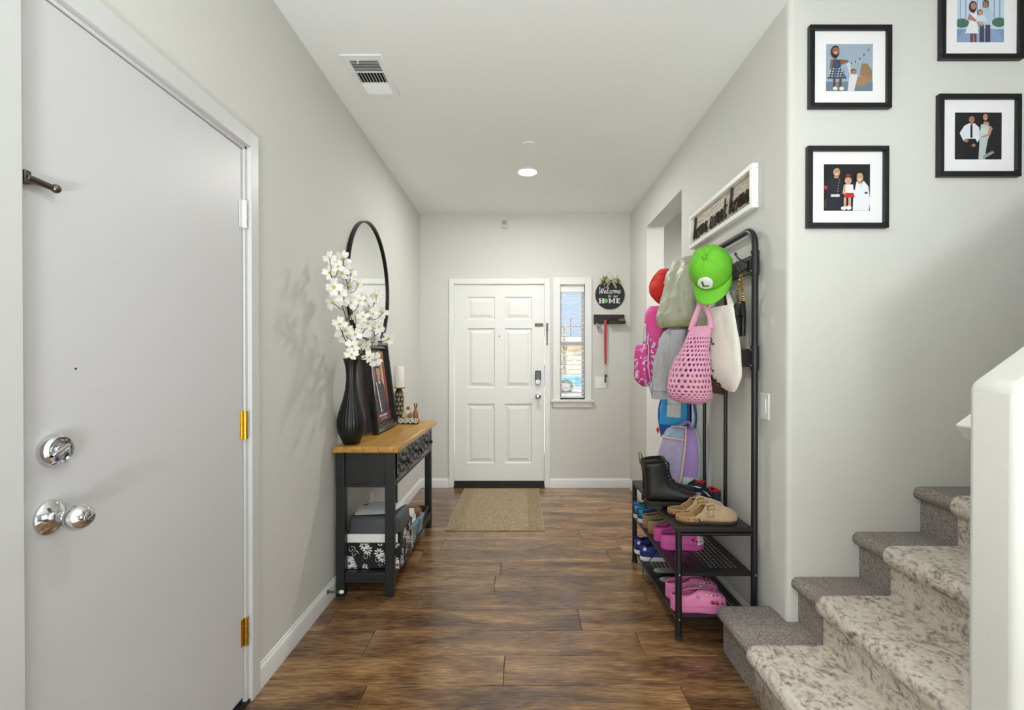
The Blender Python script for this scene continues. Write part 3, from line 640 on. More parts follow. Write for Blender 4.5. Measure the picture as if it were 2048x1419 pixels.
# ================================================================== CONSOLE TABLE
TX0, TX1, TY0, TY1, TZ = -.998, -.648, 2.575, 3.775, .812
ct = thing('console_table', ((TX0+TX1)/2, (TY0+TY1)/2, 0), 'narrow black console table with honey wood top on the left', 'console table')
MB().box((TX0, TY0, TZ-.034), (TX1, TY1, TZ)).build('table_top', M_twood, ct, bevel=.010, seg=3)
lw = .047; lx0, lx1, ly0, ly1 = TX0+.004, TX1-.036, TY0+.035, TY1-.035
for x in (lx0, lx1-lw):
    for y in (ly0, ly1-lw): MB().box((x, y, 0), (x+lw, y+lw, TZ-.034)).build('leg', M_bwood, ct, bevel=.004)
az0, az1 = .588, TZ-.036
for y in (ly0+.012, ly1-.026):
    MB().box((lx0+lw, y, az0), (lx1-lw, y+.014, az1)).box((lx0+lw, y-.006, az0), (lx1-lw, y+.0, az0+.018)).build('end_panel', M_bwood, ct, bevel=.002)
MB().box((lx0, ly0+lw, az0), (lx0+.015, ly1-lw, az1)).build('back_panel', M_bwood, ct)
MB().box((lx1-.03, ly0+lw, az0-.004), (lx1-.002, ly1-lw, az0+.018)).box((lx1-.03, ly0+lw, az1-.012), (lx1-.002, ly1-lw, az1)).build('rail', M_bwood, ct, bevel=.002)
dw = (ly1-ly0-2*lw)/3; carve = mat('carved_black', '1c1d22', .25, var=.5, vscale=40); bronze = mat('bronze', '5c5149', .35, 1)
for i in range(3):
    y0 = ly0+lw+dw*i+.008; y1 = y0+dw-.016; z0, z1 = az0+.022, az1-.014
    g = []; n = 30
    for r in range(n+1):
        row = []
        for c_ in range(n+1):
            u, v = c_/n*2-1, r/n*2-1; rad = math.hypot(u, v); th = math.atan2(v, u)
            hgt = .002+.015*abs(math.sin(4*th+2.2*rad))*min(1, rad*2.2)*(.6+.4*math.sin(rad*13)); hgt += .008 if rad < .16 else 0
            if max(abs(u), abs(v)) > .93: hgt = .010
            row.append(Vector((lx1-.004+hgt, (y0+y1)/2+u*(y1-y0)/2, (z0+z1)/2+v*(z1-z0)/2)))
        g.append(row)
    dr = MB().loft(g, cap=False, closed=False).box((lx1-.02, y0, z0), (lx1-.002, y1, z1)).build('drawer', carve, ct, sharp=60)
    MB().lathe([(.016, 0), (.014, .004), (.006, .008), (.006, .02), (.014, .026), (.015, .032), (.008, .038), (.001, .038)], (lx1+.006, (y0+y1)/2, (z0+z1)/2), (1, 0, 0), 16).build('knob', bronze, dr)
sz = .128
for y in (ly0+.004, ly1-.03): MB().box((lx0+lw, y, sz-.055), (lx1-lw, y+.024, sz-.003)).build('stretcher', M_bwood, ct, bevel=.002)
MB().box((lx1-.028, ly0+lw, sz-.05), (lx1-.004, ly1-lw, sz-.003)).box((lx0+.004, ly0+lw, sz-.05), (lx0+.028, ly1-lw, sz-.003)).build('long_rail', M_bwood, ct, bevel=.002)
MB().box((lx0+.002, ly0+lw, sz-.012), (lx1-.002, ly1-lw, sz)).box((lx0+lw, ly0+.006, sz-.012), (lx1-lw, ly1-.006, sz)).build('shelf', M_bwood, ct, bevel=.001)

# mirror
mc = Vector((XL, 3.225, 1.752)); mr_ = .42
mi_ = thing('round_mirror', (XL, 3.225, 1.332), 'large round wall mirror in a thin black frame above the console', 'mirror')
MB().lathe([(mr_-.004, .004), (mr_-.004, .026), (mr_+.004, .028), (mr_+.004, .001)], mc, (1, 0, 0), 96, cap=False).build('frame', M_black, mi_, solid=.003)
MB().lathe([(mr_-.005, .001), (mr_-.005, .014), (.001, .014)], mc, (1, 0, 0), 96).build('mirror_glass', M_mirror, mi_, sharp=20)

# vase
vp = at(697, 889, 2.68); vp = Vector((-.931, 2.675, TZ))
MB_v = MB().lathe([(.040, 0), (.043, .004), (.055, .03), (.068, .06), (.0755, .10), (.076, .125), (.070, .165), (.058, .205), (.044, .25), (.033, .30), (.028, .345), (.0275, .385), (.031, .42), (.038, .45), (.044, .468), (.041, .468), (.034, .448), (.026, .41), (.023, .37), (.001, .36)], vp, (0, 0, 1), 112, rib=.035, nrib=28)
tag(MB_v.build('vase', M_vase, sharp=60), 'tall ribbed black bottle vase on the near end of the console', 'vase')
# dogwood branches
pet = MB(); g = []
for i in range(6):
    t = i/5; wv = .017*math.sin(PI*min(t*.80+.06, 1))**.7; row = []
    for k in range(5):
        s_ = k/4*2-1; ln_ = .038*t-(.007*(1-abs(s_)) if i == 5 else 0); row.append(Vector((ln_+.004, s_*wv, .010*t*t+.004*s_*s_-(.004 if i == 5 else 0))))
    g.append(row)
pet_src = None
flw = [(115, 285), (195, 290), (118, 370), (187, 375), (140, 455), (132, 545), (235, 455), (285, 440), (195, 520), (220, 530), (243, 550), (295, 535), (240, 370), (338, 605), (372, 615), (313, 630), (270, 630), (345, 670), (175, 675), (210, 715), (195, 745), (268, 735), (250, 805), (295, 800), (245, 855), (385, 760), (467, 760), (388, 885), (350, 870), (390, 505), (430, 605), (375, 695), (330, 800), (250, 765), (165, 335), (205, 345), (165, 490), (325, 530), (410, 690)]
tips = [((118, 370), [0, 2, 4, 5, 34, 36]), ((195, 300), [1, 3, 12, 6, 7, 35]), ((220, 530), [8, 9, 10, 11, 16]), ((390, 510), [29, 37, 13, 14, 15, 30]), ((385, 740), [25, 26, 17, 31, 38, 32]), ((175, 690), [18, 19, 20, 33, 21]), ((330, 870), [22, 23, 24, 27, 28])]
names = ['tallest, arching toward the near left', 'tall, rising before the mirror edge', 'upright in the middle of the spray', 'reaching right across the mirror', 'spreading right over the picture frame', 'short, curling left above the vase', 'low, drooping over the vase rim']
def fpos(c):
    px, py = 620+c[0]/2.957, 420+c[1]/2.957; t = (px-641)/144; x = -.945+t*.20; d = ray(px, py); x += random.uniform(-.02, .02); P = O+d*(x/d.x); return P
FP = [fpos(c) for c in flw]; BR = {j: i for i, (t_, ids_) in enumerate(tips) for j in ids_}
for it in range(160):
    for i in range(len(FP)):
        for j in range(i):
            dv_ = FP[i]-FP[j]
            need = .070 if BR.get(i) != BR.get(j) else .052
            if dv_.length < need:
                sgn = 1 if (FP[i]-O).length >= (FP[j]-O).length else -1; mv = (need-dv_.length)*.25+.001
                for q, sg in ((i, sgn), (j, -sgn)):
                    d_ = (FP[q]-O).normalized(); n_ = FP[q]+d_*sg*mv
                    if n_.x > XL+.05 and 2.25 < n_.y < 3.1: FP[q] = n_
FP[8] += (FP[8]-O).normalized()*-.030; FP[17] += (FP[17]-O).normalized()*-.030
az = sorted(range(7), key=lambda i: math.atan2((fpos(tips[i][0])-vp).y, (fpos(tips[i][0])-vp).x)); rank = {b_: i for i, b_ in enumerate(az)}
ctr_src = None; mouth = vp+Vector((0, 0, .44))
for bi, (tip, ids) in enumerate(tips):
    br = thing('dogwood_branch', vp+Vector((0, 0, .36)), 'white dogwood branch in the vase, '+names[bi], 'flower branch', 'dogwood branches in the black vase')
    mb = MB(); tp = fpos(tip); aa_ = -PI*.95+2*PI*rank[bi]/7; off = Vector((.0145*math.cos(aa_), .0145*math.sin(aa_), 0))
    mid = mouth.lerp(tp, .5)+Vector((.02, -.0, .03 if bi != 5 else -.02))
    main = smooth_path([vp+off+Vector((0, 0, .376)), vp+off+Vector((0, 0, .43)), vp+off*1.25+Vector((0, 0, .492)), (vp+off*1.6+Vector((0, 0, .50))).lerp(mid, .45), mid, tp], 6); mb.tube(main, [.0038-.0022*i/len(main) for i in range(len(main))], 6)
    fl_ = []
    for j in ids:
        P = FP[j]; fl_.append(P)
        st = min(main, key=lambda q: (q-(P-Vector((0, 0, .05)))).length); mb.tube(smooth_path([st, st.lerp(P, .5)+Vector((.008, -.004, -.012)), P], 5), .0017, 5)
    mb.build('stem', M_bark, br)
    for n_, P in enumerate(fl_):
        dirv = (Vector((0.0, -.1, CAMZ+.2))-P).normalized()+Vector((random.uniform(-.5, .5), random.uniform(-.3, .3), random.uniform(-.3, .6))); q = dirv.to_track_quat('Z', 'Y')
        if ctr_src is None:
            fo = MB().ell((0, 0, .003), (.0065, .0065, .005), 10, m=6).build('flower', M_ygreen, br, origin=(0, 0, 0)); ctr_src = fo
            fo.location = P-WL[br.name]; WL[fo.name] = P
        else: fo = inst(ctr_src, 'flower', P, br)
        fo.rotation_euler = (q @ Matrix.Rotation(random.uniform(0, 2), 4, 'Z').to_quaternion()).to_euler(); s_ = random.uniform(.85, 1.12); fo.scale = (s_,)*3
        for k in range(4):
            if pet_src is None: pt = MB().loft(g, cap=False, closed=False).build('petal', M_petal, None, solid=.0006, origin=(0, 0, 0)); pet_src = pt
            else:
                pt = bpy.data.objects.new('petal', pet_src.data); COL.objects.link(pt); md = pt.modifiers.new('t', 'SOLIDIFY'); md.thickness = .0006
            pt.parent = fo; pt.location = (0, 0, 0); pt.rotation_euler = (random.uniform(-.2, .2), random.uniform(-.25, .12), k*PI/2+random.uniform(-.1, .1)); pt.scale = (1, 1, 1)
    for n_ in range(2):
        P = main[int(len(main)*(.55+.2*n_))]; dv = Vector((random.uniform(-.2, .6), random.uniform(-.8, -.2), random.uniform(-.2, .8))).normalized(); sd = dv.cross(Vector((0, 0, 1))).normalized()
        MB().add([P, P+dv*.016+sd*.009, P+dv*.036, P+dv*.016-sd*.009], [(0, 1, 2, 3)]).build('leaf', M_leaf, br, solid=.0006)

# portrait frame leaning on the wall
b0, b1 = Vector((-.905, 2.985, TZ)), Vector((-.905, 3.455, TZ)); lean = Vector((-.072, 0, .585)); un = (b1-b0); vn = lean; wn = un.cross(vn).normalized()
pf = thing('portrait_frame', (b0+b1)/2, 'large black picture frame with a uniformed portrait leaning on the console', 'picture frame')
def quadring(i0, d0): 
    U, Vv = un.length, vn.length; uu, vv = un.normalized(), vn.normalized()
    return [b0+uu*i0+vv*i0+wn*d0, b0+uu*(U-i0)+vv*i0+wn*d0, b0+uu*(U-i0)+vv*(Vv-i0)+wn*d0, b0+uu*i0+vv*(Vv-i0)+wn*d0]
MB().loft([quadring(0, -.002), quadring(0, .022), quadring(.010, .034), quadring(.024, .030), quadring(.032, .020), quadring(.046, .026), quadring(.056, .014), quadring(.062, .004)], cap=False).build('frame', mat('black_lacquer', '131212', .25, coat=.3), pf, sharp=15)
uu, vv = un.normalized(), vn.normalized(); tc_ = b0+vv*vn.length+uu*un.length/2
MB().prism([(-.14, 0), (.14, 0), (.12, .016), (.05, .026), (-.05, .026), (-.12, .016)], tc_-wn*.0, uu, vv, .028).build('crest', MATS['black_lacquer'], pf, bevel=.004)
po = b0+uu*.060+vv*.060+wn*.004
shp = [('r', 0, 0, 1, 1, '7d2b30'), ('p', [(0, .25), (.35, .5), (.25, 1), (0, 1)], '6a6f86'), ('p', [(.62, .3), (1, .25), (1, 1), (.7, 1)], 'a8743b'), ('r', .08, .3, .2, .9, 'cfc9c4'), ('r', .74, .25, .82, .8, 'c9b9a9'), ('r', .86, .2, .94, .9, '93343a'),
       ('p', [(.12, .12), (.2, .5), (.36, .58), (.64, .58), (.8, .5), (.9, .12)], '191c28'), ('r', .44, .54, .58, .64, 'b98e74'), ('e', .51, .70, .105, .115, 'c79c81'), ('p', [(.38, .77), (.64, .77), (.70, .86), (.32, .86)], 'e9e7e2'), ('p', [(.39, .745), (.63, .745), (.64, .78), (.38, .78)], '1a1a1d'), ('e', .51, .82, .03, .03, 'c79a3a'), ('r', .45, .705, .49, .712, '2a1d18'), ('r', .53, .705, .57, .712, '2a1d18'), ('r', .47, .64, .55, .647, '8d5c50'), ('r', .45, .53, .57, .555, 'e2ded8'),
       ('p', [(.28, .54), (.33, .56), (.46, .13), (.40, .13)], 'e6e4df'), ('r', .15, .30, .22, .33, 'b23038')]
shp += [('e', .52, .5-.07*k, .014, .011, 'd6b04a') for k in range(6)]+[('r', 0, 0, 1, .125, '5d262c')]
shp += [('r', .24+.085*k, .072, .24+.085*k+.06, .1, 'ded3cf') for k in range(6)]+[('r', .3+.07*k, .035, .3+.07*k+.048, .052, 'c9b9b6') for k in range(6)]
art(shp, po, uu*(un.length-.12), vv*(vn.length-.12)).build('portrait_print', M_print, pf, smooth=False)
# candle and holder
cp = Vector((-.905, 3.615, TZ))
ch = thing('candle_holder', cp, 'black and gold patterned candle holder at the far end of the console', 'candle holder')
MB().lathe([(.042, 0), (.042, .008), (.036, .012), (.030, .02), (.031, .06), (.034, .12), (.033, .18), (.027, .235), (.016, .252), (.001, .252)], cp, (0, 0, 1), 28).build('stem', mat('black_enamel', '18140f', .35), ch)
mb = MB()
for r in range(6):
    for k in range(9):
        a = 2*PI*(k+.5*(r % 2))/9; z = .04+.034*r; rad = .034+.0012*(r if r < 4 else 6-r); x_, y_, w_ = frame((math.cos(a), math.sin(a), 0)); C0 = cp+Vector((math.cos(a)*rad, math.sin(a)*rad, z))
        mb.tube([C0+x_*.008*math.cos(t*PI/4)+y_*.013*math.sin(t*PI/4) for t in range(8)], .0014, 4, closed=True); mb.ell(C0, (.004, .004, .007), 6, m=4)
mb.build('filigree', mat('cream_gold', 'd2bd96', .5), ch)
MB().lathe([(.018, .250), (.050, .256), (.051, .262), (.046, .263), (.001, .262)], cp, (0, 0, 1), 32).build('plate', M_gold, ch)
cd = thing('pillar_candle', cp+Vector((0, 0, .263)), 'white pillar candle on the patterned holder', 'candle')
MB().lathe([(.037, 0), (.038, .004), (.038, .146), (.035, .155), (.030, .148), (.001, .143)], cp+Vector((0, 0, .263)), (0, 0, 1), 32).build('wax', mat('wax', 'f4f1ea', .5), cd)
MB().tube([cp+Vector((0, 0, .405)), cp+Vector((.002, 0, .416))], .0014, 6).build('wick', M_dark, cd)
# dad ornament
dp = Vector((-.815, 3.525, TZ)); do = thing('dad_ornament', dp, 'small wooden ornament with white letter discs beside the candle holder', 'ornament')
MB().box((dp.x-.072, dp.y-.006, dp.z), (dp.x+.072, dp.y+.045, dp.z+.038)).build('log', mat('log_wood', '6a4528', .7, bump=.3, bscale=60), do, bevel=.012, seg=3)
for i, ch_ in enumerate(['', 'D', 'A', 'D']):
    C0 = dp+Vector((-.054+.036*i, -.006, .026)); dk = MB().lathe([(.0185, 0), (.0185, .005), (.001, .006)], C0, (0, -1, 0), 20).build('disc', M_white, do)
    mb = MB()
    if ch_: text_mesh(mb, ch_, C0+Vector((0, -.0068, 0)), (1, 0, 0), (0, 0, 1), .030, .0003)
    else:
        for q in (-.005, .001, .006): mb.box((C0.x-.009, C0.y-.0068, C0.z+q), (C0.x+.009, C0.y-.006, C0.z+q+.002))
    mb.build('letter', M_dark, dk, smooth=False)
MB().lathe([(.016, .036), (.020, .05), (.018, .085), (.009, .10), (.009, .125), (.001, .125)], dp+Vector((.048, .022, 0)), (0, 0, 1), 16).build('bottle', mat('amber_glass', 'a06a35', .2), do)
MB().lathe([(.012, .122), (.013, .128), (.013, .145), (.016, .147), (.016, .150), (.001, .150)], dp+Vector((.048, .022, 0)), (0, 0, 1), 16).build('bottle_cap', M_gold, do)
for i, (dx, dz, r, cc) in enumerate([(-.03, .06, .022, 'd9c7a6'), (-.012, .085, .020, 'efe9dd'), (.008, .062, .020, 'b48a58'), (-.006, .112, .014, '8a6b48'), (-.042, .05, .015, '9c8a6d'), (.022, .10, .010, 'efe9dd')]):
    MB().ell(dp+Vector((dx, .02, dz)), (r, r*.7, r*1.1), 10).build('carved_figure', mat('figure_%s' % cc, cc, .7), do)

# boxes on the lower shelf
def decal_flowers(mb, o, u, v, W_, H_, seed, n=9):
    rnd = random.Random(seed); w = u.cross(v).normalized(); white = 'efefee'; lay = [0]
    def poly(P):
        lay[0] += 1; mb.add([o+u*min(max(a, .002), W_-.002)+v*min(max(b, .002), H_-.002)+w*(.0004+.00002*lay[0]) for a, b in P], [tuple(range(len(P)))], 0, white)
    for i in range(n):
        cx, cy = W_*((i*.7549+.1) % 1), H_*((i*.5698+.2) % 1)
        if i % 3 == 0:
            for rr_, kk in ((.030, 9), (.018, 7)):
                for k in range(kk):
                    a = 2*PI*k/kk+rr_*40; poly([(cx+r_*math.cos(a+da), cy+r_*math.sin(a+da)) for r_, da in ((rr_*.25, 0), (rr_*.7, .24), (rr_, 0), (rr_*.7, -.24))])
        elif i % 3 == 1:
            a0 = rnd.uniform(0, 6)
            for k in range(6):
                t = k/6; bx_, by_ = cx+.05*t*math.cos(a0), cy+.05*t*math.sin(a0)
                for s_ in (-1, 1):
                    a = a0+s_*.9; poly([(bx_, by_), (bx_+.009*math.cos(a+.35), by_+.009*math.sin(a+.35)), (bx_+.019*math.cos(a), by_+.019*math.sin(a)), (bx_+.009*math.cos(a-.35), by_+.009*math.sin(a-.35))])
        else:
            P = [(cx+.022*(1-t/14)*math.cos(t*.6), cy+.022*(1-t/14)*math.sin(t*.6)) for t in range(13)]
            for (a, b), (c_, d_) in zip(P[:-1], P[1:]): poly([(a-.001, b-.001), (a+.001, b+.001), (c_+.001, d_+.001), (c_-.001, d_-.001)])
BX0, BX1, BY0, BY1, BZ0, BZ1 = -.972, -.664, 2.668, 2.968, sz+.0008, .318
fb = thing('floral_box', ((BX0+BX1)/2, (BY0+BY1)/2, BZ0), 'black and white floral storage box with white rim under the console', 'storage box')
MB().box((BX0, BY0, BZ0), (BX1, BY1, BZ1-.05)).box((BX0, BY0, BZ1-.051), (BX0+.006, BY1, BZ1)).box((BX1-.006, BY0, BZ1-.051), (BX1, BY1, BZ1)).box((BX0, BY1-.006, BZ1-.051), (BX1, BY1, BZ1)).build('body', mat('black_card', '111113', .6), fb, bevel=.002)
MB().box((BX0-.002, BY0-.003, BZ1-.046), (BX1-.012, BY0+.006, BZ1)).box((BX0-.002, BY0+.006, BZ1-.046), (BX0+.0, BY1, BZ1)).build('white_rim', M_white, fb, bevel=.002)
mb = MB(); decal_flowers(mb, Vector((BX0, BY0, BZ0)), Vector((1, 0, 0)), Vector((0, 0, 1)), BX1-BX0, BZ1-BZ0-.05, 1, 22); mb.build('floral_print', M_print, fb, smooth=False)
mb = MB(); decal_flowers(mb, Vector((BX1, BY0, BZ0)), Vector((0, 1, 0)), Vector((0, 0, 1)), BY1-BY0, BZ1-BZ0, 2, 28); mb.build('floral_print', M_print, fb, smooth=False)
gb = thing('grey_bin', (-.80, 2.83, BZ1-.01), 'dark grey plastic bin resting on the floral box', 'bin')
def rrect(x0, x1, y0, y1, z, r=.03):
    P = []
    for (cx, cy, a0) in ((x1-r, y1-r, 0), (x0+r, y1-r, PI/2), (x0+r, y0+r, PI), (x1-r, y0+r, 1.5*PI)):
        P += [Vector((cx+r*math.cos(a0+PI/2*i/4), cy+r*math.sin(a0+PI/2*i/4), z)) for i in range(5)]
    return P
MB().loft([rrect(-.963, -.668, 2.676, 2.96, BZ1+.001), rrect(-.962, -.669, 2.677, 2.96, BZ1+.012), rrect(-.955, -.676, 2.684, 2.955, BZ1+.070), rrect(-.948, -.684, 2.69, 2.95, BZ1+.086), rrect(-.935, -.70, 2.71, 2.935, BZ1+.090)]).build('tub', mat('charcoal_plastic', '45474c', .45), gb, sharp=60)
for k, (dx, dy, an, cc) in enumerate([(0, 0, .12, 'f0efec'), (.04, .05, -.2, 'dfe9ea')]):
    M = Matrix.Translation((-.835+dx*.5, 2.80+dy, BZ1+.0905+.0025*k)) @ Matrix.Rotation(an, 4, 'Z')
    tag(MB().box((-.105, -.07, 0), (.105, .10, .0018), M=M).build('paper_sheet', mat('paper_%s' % cc, cc, .8)), ('loose white paper lying on the grey bin', 'bluish paper on top of the white sheet on the grey bin')[k], 'paper')
# blue containers, books and tray
blue = mat('blue_clear_plastic', '8fc0d6', .15, trans=.55)
for k, (y0, y1, z0, z1) in enumerate([(3.0, 3.17, sz+.0008, sz+.115), (3.19, 3.36, sz+.0008, sz+.10)]):
    bc = thing('plastic_container', (-.75, (y0+y1)/2, z0), ('clear blue plastic tub directly behind the floral box', 'lower clear blue plastic tub farther along the console shelf')[k], 'container', 'blue tubs under the console')
    MB().loft([rrect(-.86, -.675, y0+.012, y1-.012, z0), rrect(-.868, -.665, y0+.004, y1-.004, z1-.012)]).build('tub', blue, bc)
    MB().loft([rrect(-.872, -.660, y0, y1, z1-.012), rrect(-.872, -.660, y0, y1, z1), rrect(-.866, -.666, y0+.006, y1-.006, z1+.003)]).build('lid', blue, bc)
zz = sz+.119
for k, (cc, h, lab) in enumerate([('e9e3d4', .028, 'cream paperback lying on the blue tub'), ('7fb6bd', .012, 'thin teal book in the stack on the blue tub'), ('efeae0', .022, 'white book on top of the stack on the blue tub')]):
    M = Matrix.Translation((-.772, 3.085, zz)) @ Matrix.Rotation(.1*k-.1, 4, 'Z'); bk = thing('book', (-.772, 3.085, zz), lab, 'book', 'books under the console')
    MB().box((-.085, -.078, 0), (.085, .078, .002), M=M).box((-.085, -.078, h-.002), (.085, .078, h), M=M).box((-.085, -.078, .002), (-.082, .078, h-.002), M=M).build('cover', mat('cover_%s' % cc, cc, .6), bk)
    MB().box((-.082, -.075, .0022), (.083, .075, h-.0022), M=M).build('pages', M_paper, bk); zz += h+.001
tb = thing('tan_pouch', (-.77, 3.275, sz+.105), 'brown leather pouch on the farther blue tub', 'pouch')
MB().loft([rrect(-.84, -.685, 3.215, 3.335, sz+.104, .025), rrect(-.85, -.675, 3.205, 3.345, sz+.13, .04), rrect(-.83, -.695, 3.225, 3.325, sz+.155, .03)]).build('body', mat('brown_leather', '6b4320', .4), tb, sharp=70)
MB().tube([(-.83, 3.27, sz+.157), (-.70, 3.28, sz+.157)], .004, 6).build('zip', M_gold, tb)
tray = thing('wicker_basket', (-.80, 3.52, sz), 'low dark brown basket at the far end of the console shelf', 'basket')
MB().loft([rrect(-.93, -.70, 3.41, 3.63, sz+.0008), rrect(-.94, -.69, 3.40, 3.64, sz+.055), rrect(-.934, -.696, 3.406, 3.634, sz+.055), rrect(-.925, -.705, 3.415, 3.625, sz+.006)]).build('body', mat('wicker', '4b3523', .8, bump=.8, bscale=120), tray)
MB().tube(rrect(-.94, -.69, 3.40, 3.64, sz+.056), .006, 6, closed=True).build('rim', MATS['wicker'], tray)

# ================================================================== HOME SWEET HOME SIGN
hy0, hy1, hz0, hz1 = 2.248, 3.088, 1.972, 2.178
hs = thing('home_sign', (XR-.01, (hy0+hy1)/2, hz0), 'white-framed wooden home sweet home sign on the right wall', 'sign')
fw = .024
MB().box((XR-.034, hy0, hz0), (XR-.001, hy1, hz0+fw)).box((XR-.034, hy0, hz1-fw), (XR-.001, hy1, hz1)).box((XR-.034, hy0, hz0+fw), (XR-.001, hy0+fw, hz1-fw)).box((XR-.034, hy1-fw, hz0+fw), (XR-.001, hy1, hz1-fw)).build('frame', M_white, hs, bevel=.0015, seg=1)
M_weather = ramp_mat('weathered_wood', [(.3, '8f8274'), (.45, 'b9ad9d'), (.6, 'd9d0c2'), (.75, 'e6e0d4')], 7, (8, 1.0, 8), .8, bump=.3, dist=1)
MB().box((XR-.012, hy0+fw, hz0+fw), (XR-.002, hy1-fw, hz1-fw)).build('board', M_weather, hs, smooth=False)
mb = MB(); tot = sum(GL[c_][0] for c_ in 'home sweet home'); sc = (hy1-hy0-2*fw-.04)/(tot+.12)
strokes(mb, 'home sweet home', (XR-.019, hy1-fw-.02, hz0+.052), (0, -1, 0), (0, 0, 1), sc/1.0, .0046, 1.0)
mb.v = [Vector((p.x, p.y, hz0+.050+(p.z-hz0-.052)*(.118/sc))) for p in mb.v]
mb.build('lettering', mat('dark_letter', '2b211b', .6), hs)

# ================================================================== HALL TREE
RX0, RX1, RY0, RY1 = .718, 1.062, 2.215, 3.075
ht = thing('hall_tree', ((RX0+RX1)/2, (RY0+RY1)/2, 0), 'black metal hall tree with shoe shelves and coat bars', 'hall tree')
rt = .0145; zt = 1.872; rb = .085
arc0 = [(RX1, RY0+rb-rb*math.cos(PI/2*i/8), zt-rb+rb*math.sin(PI/2*i/8)) for i in range(9)]
arc1 = [(RX1, RY1-rb+rb*math.sin(PI/2*i/8), zt-rb+rb*math.cos(PI/2*i/8)) for i in range(9)]
MB().tube([(RX1, RY0, .012)]+arc0+arc1+[(RX1, RY1, .012)], rt, 16).build('back_frame', M_black, ht)
for y in (RY0, RY1): MB().tube([(RX0, y, .012), (RX0, y, .50)], .0145, 16).build('front_leg', M_black, ht)
for x in (RX0, RX1):
    for y in (RY0, RY1): MB().lathe([(.019, 0), (.019, .010), (.0165, .013), (.001, .013)], (x, y, 0), (0, 0, 1), 16).build('foot', mat('rubber_foot', '222222', .7), ht)
for y in (2.53, 2.82): MB().tube([(RX1, y, .50), (RX1, y, 1.70)], .0095, 12).build('rod', M_black, ht)
for z in (1.71, 1.28):
    MB().box((RX1-.006, RY0, z-.042), (RX1+.006, RY1, z+.042)).build('coat_bar', M_black, ht, bevel=.002)
    for y in (RY0, RY1):
        MB().tube([(RX1, y, z-.055), (RX1, y, z+.055)], .0185, 16).build('sleeve', M_black, ht)
        for s_ in (-.035, .035): MB().lathe([(.005, 0), (.004, .002), (.001, .003)], (RX1-.018, y, z+s_), (-1, 0, 0), 10).build('bolt', M_nickel, ht)
for z, hys in ((1.71, (2.275, 2.46, 2.645, 2.83, 3.015)), (1.28, (2.66, 2.965))):
    for y in hys:
        MB().box((RX1-.012, y-.010, z-.028), (RX1-.005, y+.010, z+.022)).tube(smooth_path([(RX1-.010, y, z-.012), (RX1-.035, y, z-.028), (RX1-.052, y, z-.012), (RX1-.054, y, z+.012)]), .0045, 8).ell((RX1-.054, y, z+.014), .007, 8).tube(smooth_path([(RX1-.010, y, z+.014), (RX1-.045, y, z+.03), (RX1-.062, y, z+.052)]), .0045, 8).ell((RX1-.062, y, z+.054), .007, 8).build('hook', M_black, ht)
BZ = .512; SZ1, SZ2 = .302, .100
MB().box((RX0-.013, RY0-.013, BZ-.022), (RX1-.012, RY1+.013, BZ)).build('bench_top', mat('bench_black', '1f1b1a', .45, bump=.05, bscale=150), ht, bevel=.0025)
MB().tube([(RX0, RY0, BZ-.034), (RX1, RY0, BZ-.034)], .008, 10).build('crossbar', M_black, ht)
MB().tube([(RX0, RY1, BZ-.034), (RX1, RY1, BZ-.034)], .008, 10).build('crossbar', M_black, ht)
for z in (SZ1, SZ2):
    mb = MB(); x0, x1, y0, y1 = RX0+.026, RX1-.026, RY0+.05, RY1-.05; pit = .0215
    nx, ny = int((x1-x0)/pit), int((y1-y0)/pit)
    for i in range(nx):
        for j in range(ny):
            a, b = x0+(x1-x0)*i/nx, y0+(y1-y0)*j/ny; p_, q_ = (x1-x0)/nx, (y1-y0)/ny; c0 = Vector((a+p_/2, b+q_/2, z))
            Po = [Vector((a, b, z)), Vector((a+p_/2, b, z)), Vector((a+p_, b, z)), Vector((a+p_, b+q_/2, z)), Vector((a+p_, b+q_, z)), Vector((a+p_/2, b+q_, z)), Vector((a, b+q_, z)), Vector((a, b+q_/2, z))]
            Pi = [c0+Vector((math.cos(t), math.sin(t), 0))*.0064 for t in [PI*1.25+PI/4*k for k in range(8)]]
            mb.add(Po+Pi, [(k, (k+1) % 8, 8+(k+1) % 8, 8+k) for k in range(8)])
    mb.box((RX0-.012, RY0, z-.016), (x0, RY1, z)).box((x1, RY0, z-.016), (RX1-.010, RY1, z)).box((x0, RY0, z-.016), (x1, y0, z)).box((x0, y1, z-.016), (x1, RY1, z))
    mb.build('perforated_shelf', M_black, ht, smooth=False)
    for y in (RY0, RY1):
        for x in (RX0, RX1): MB().lathe([(.006, 0), (.005, .003), (.001, .004)], (x, y-.0145 if y == RY0 else y+.0145, z-.006), (0, -1 if y == RY0 else 1, 0), 10).build('bolt', M_nickel, ht)

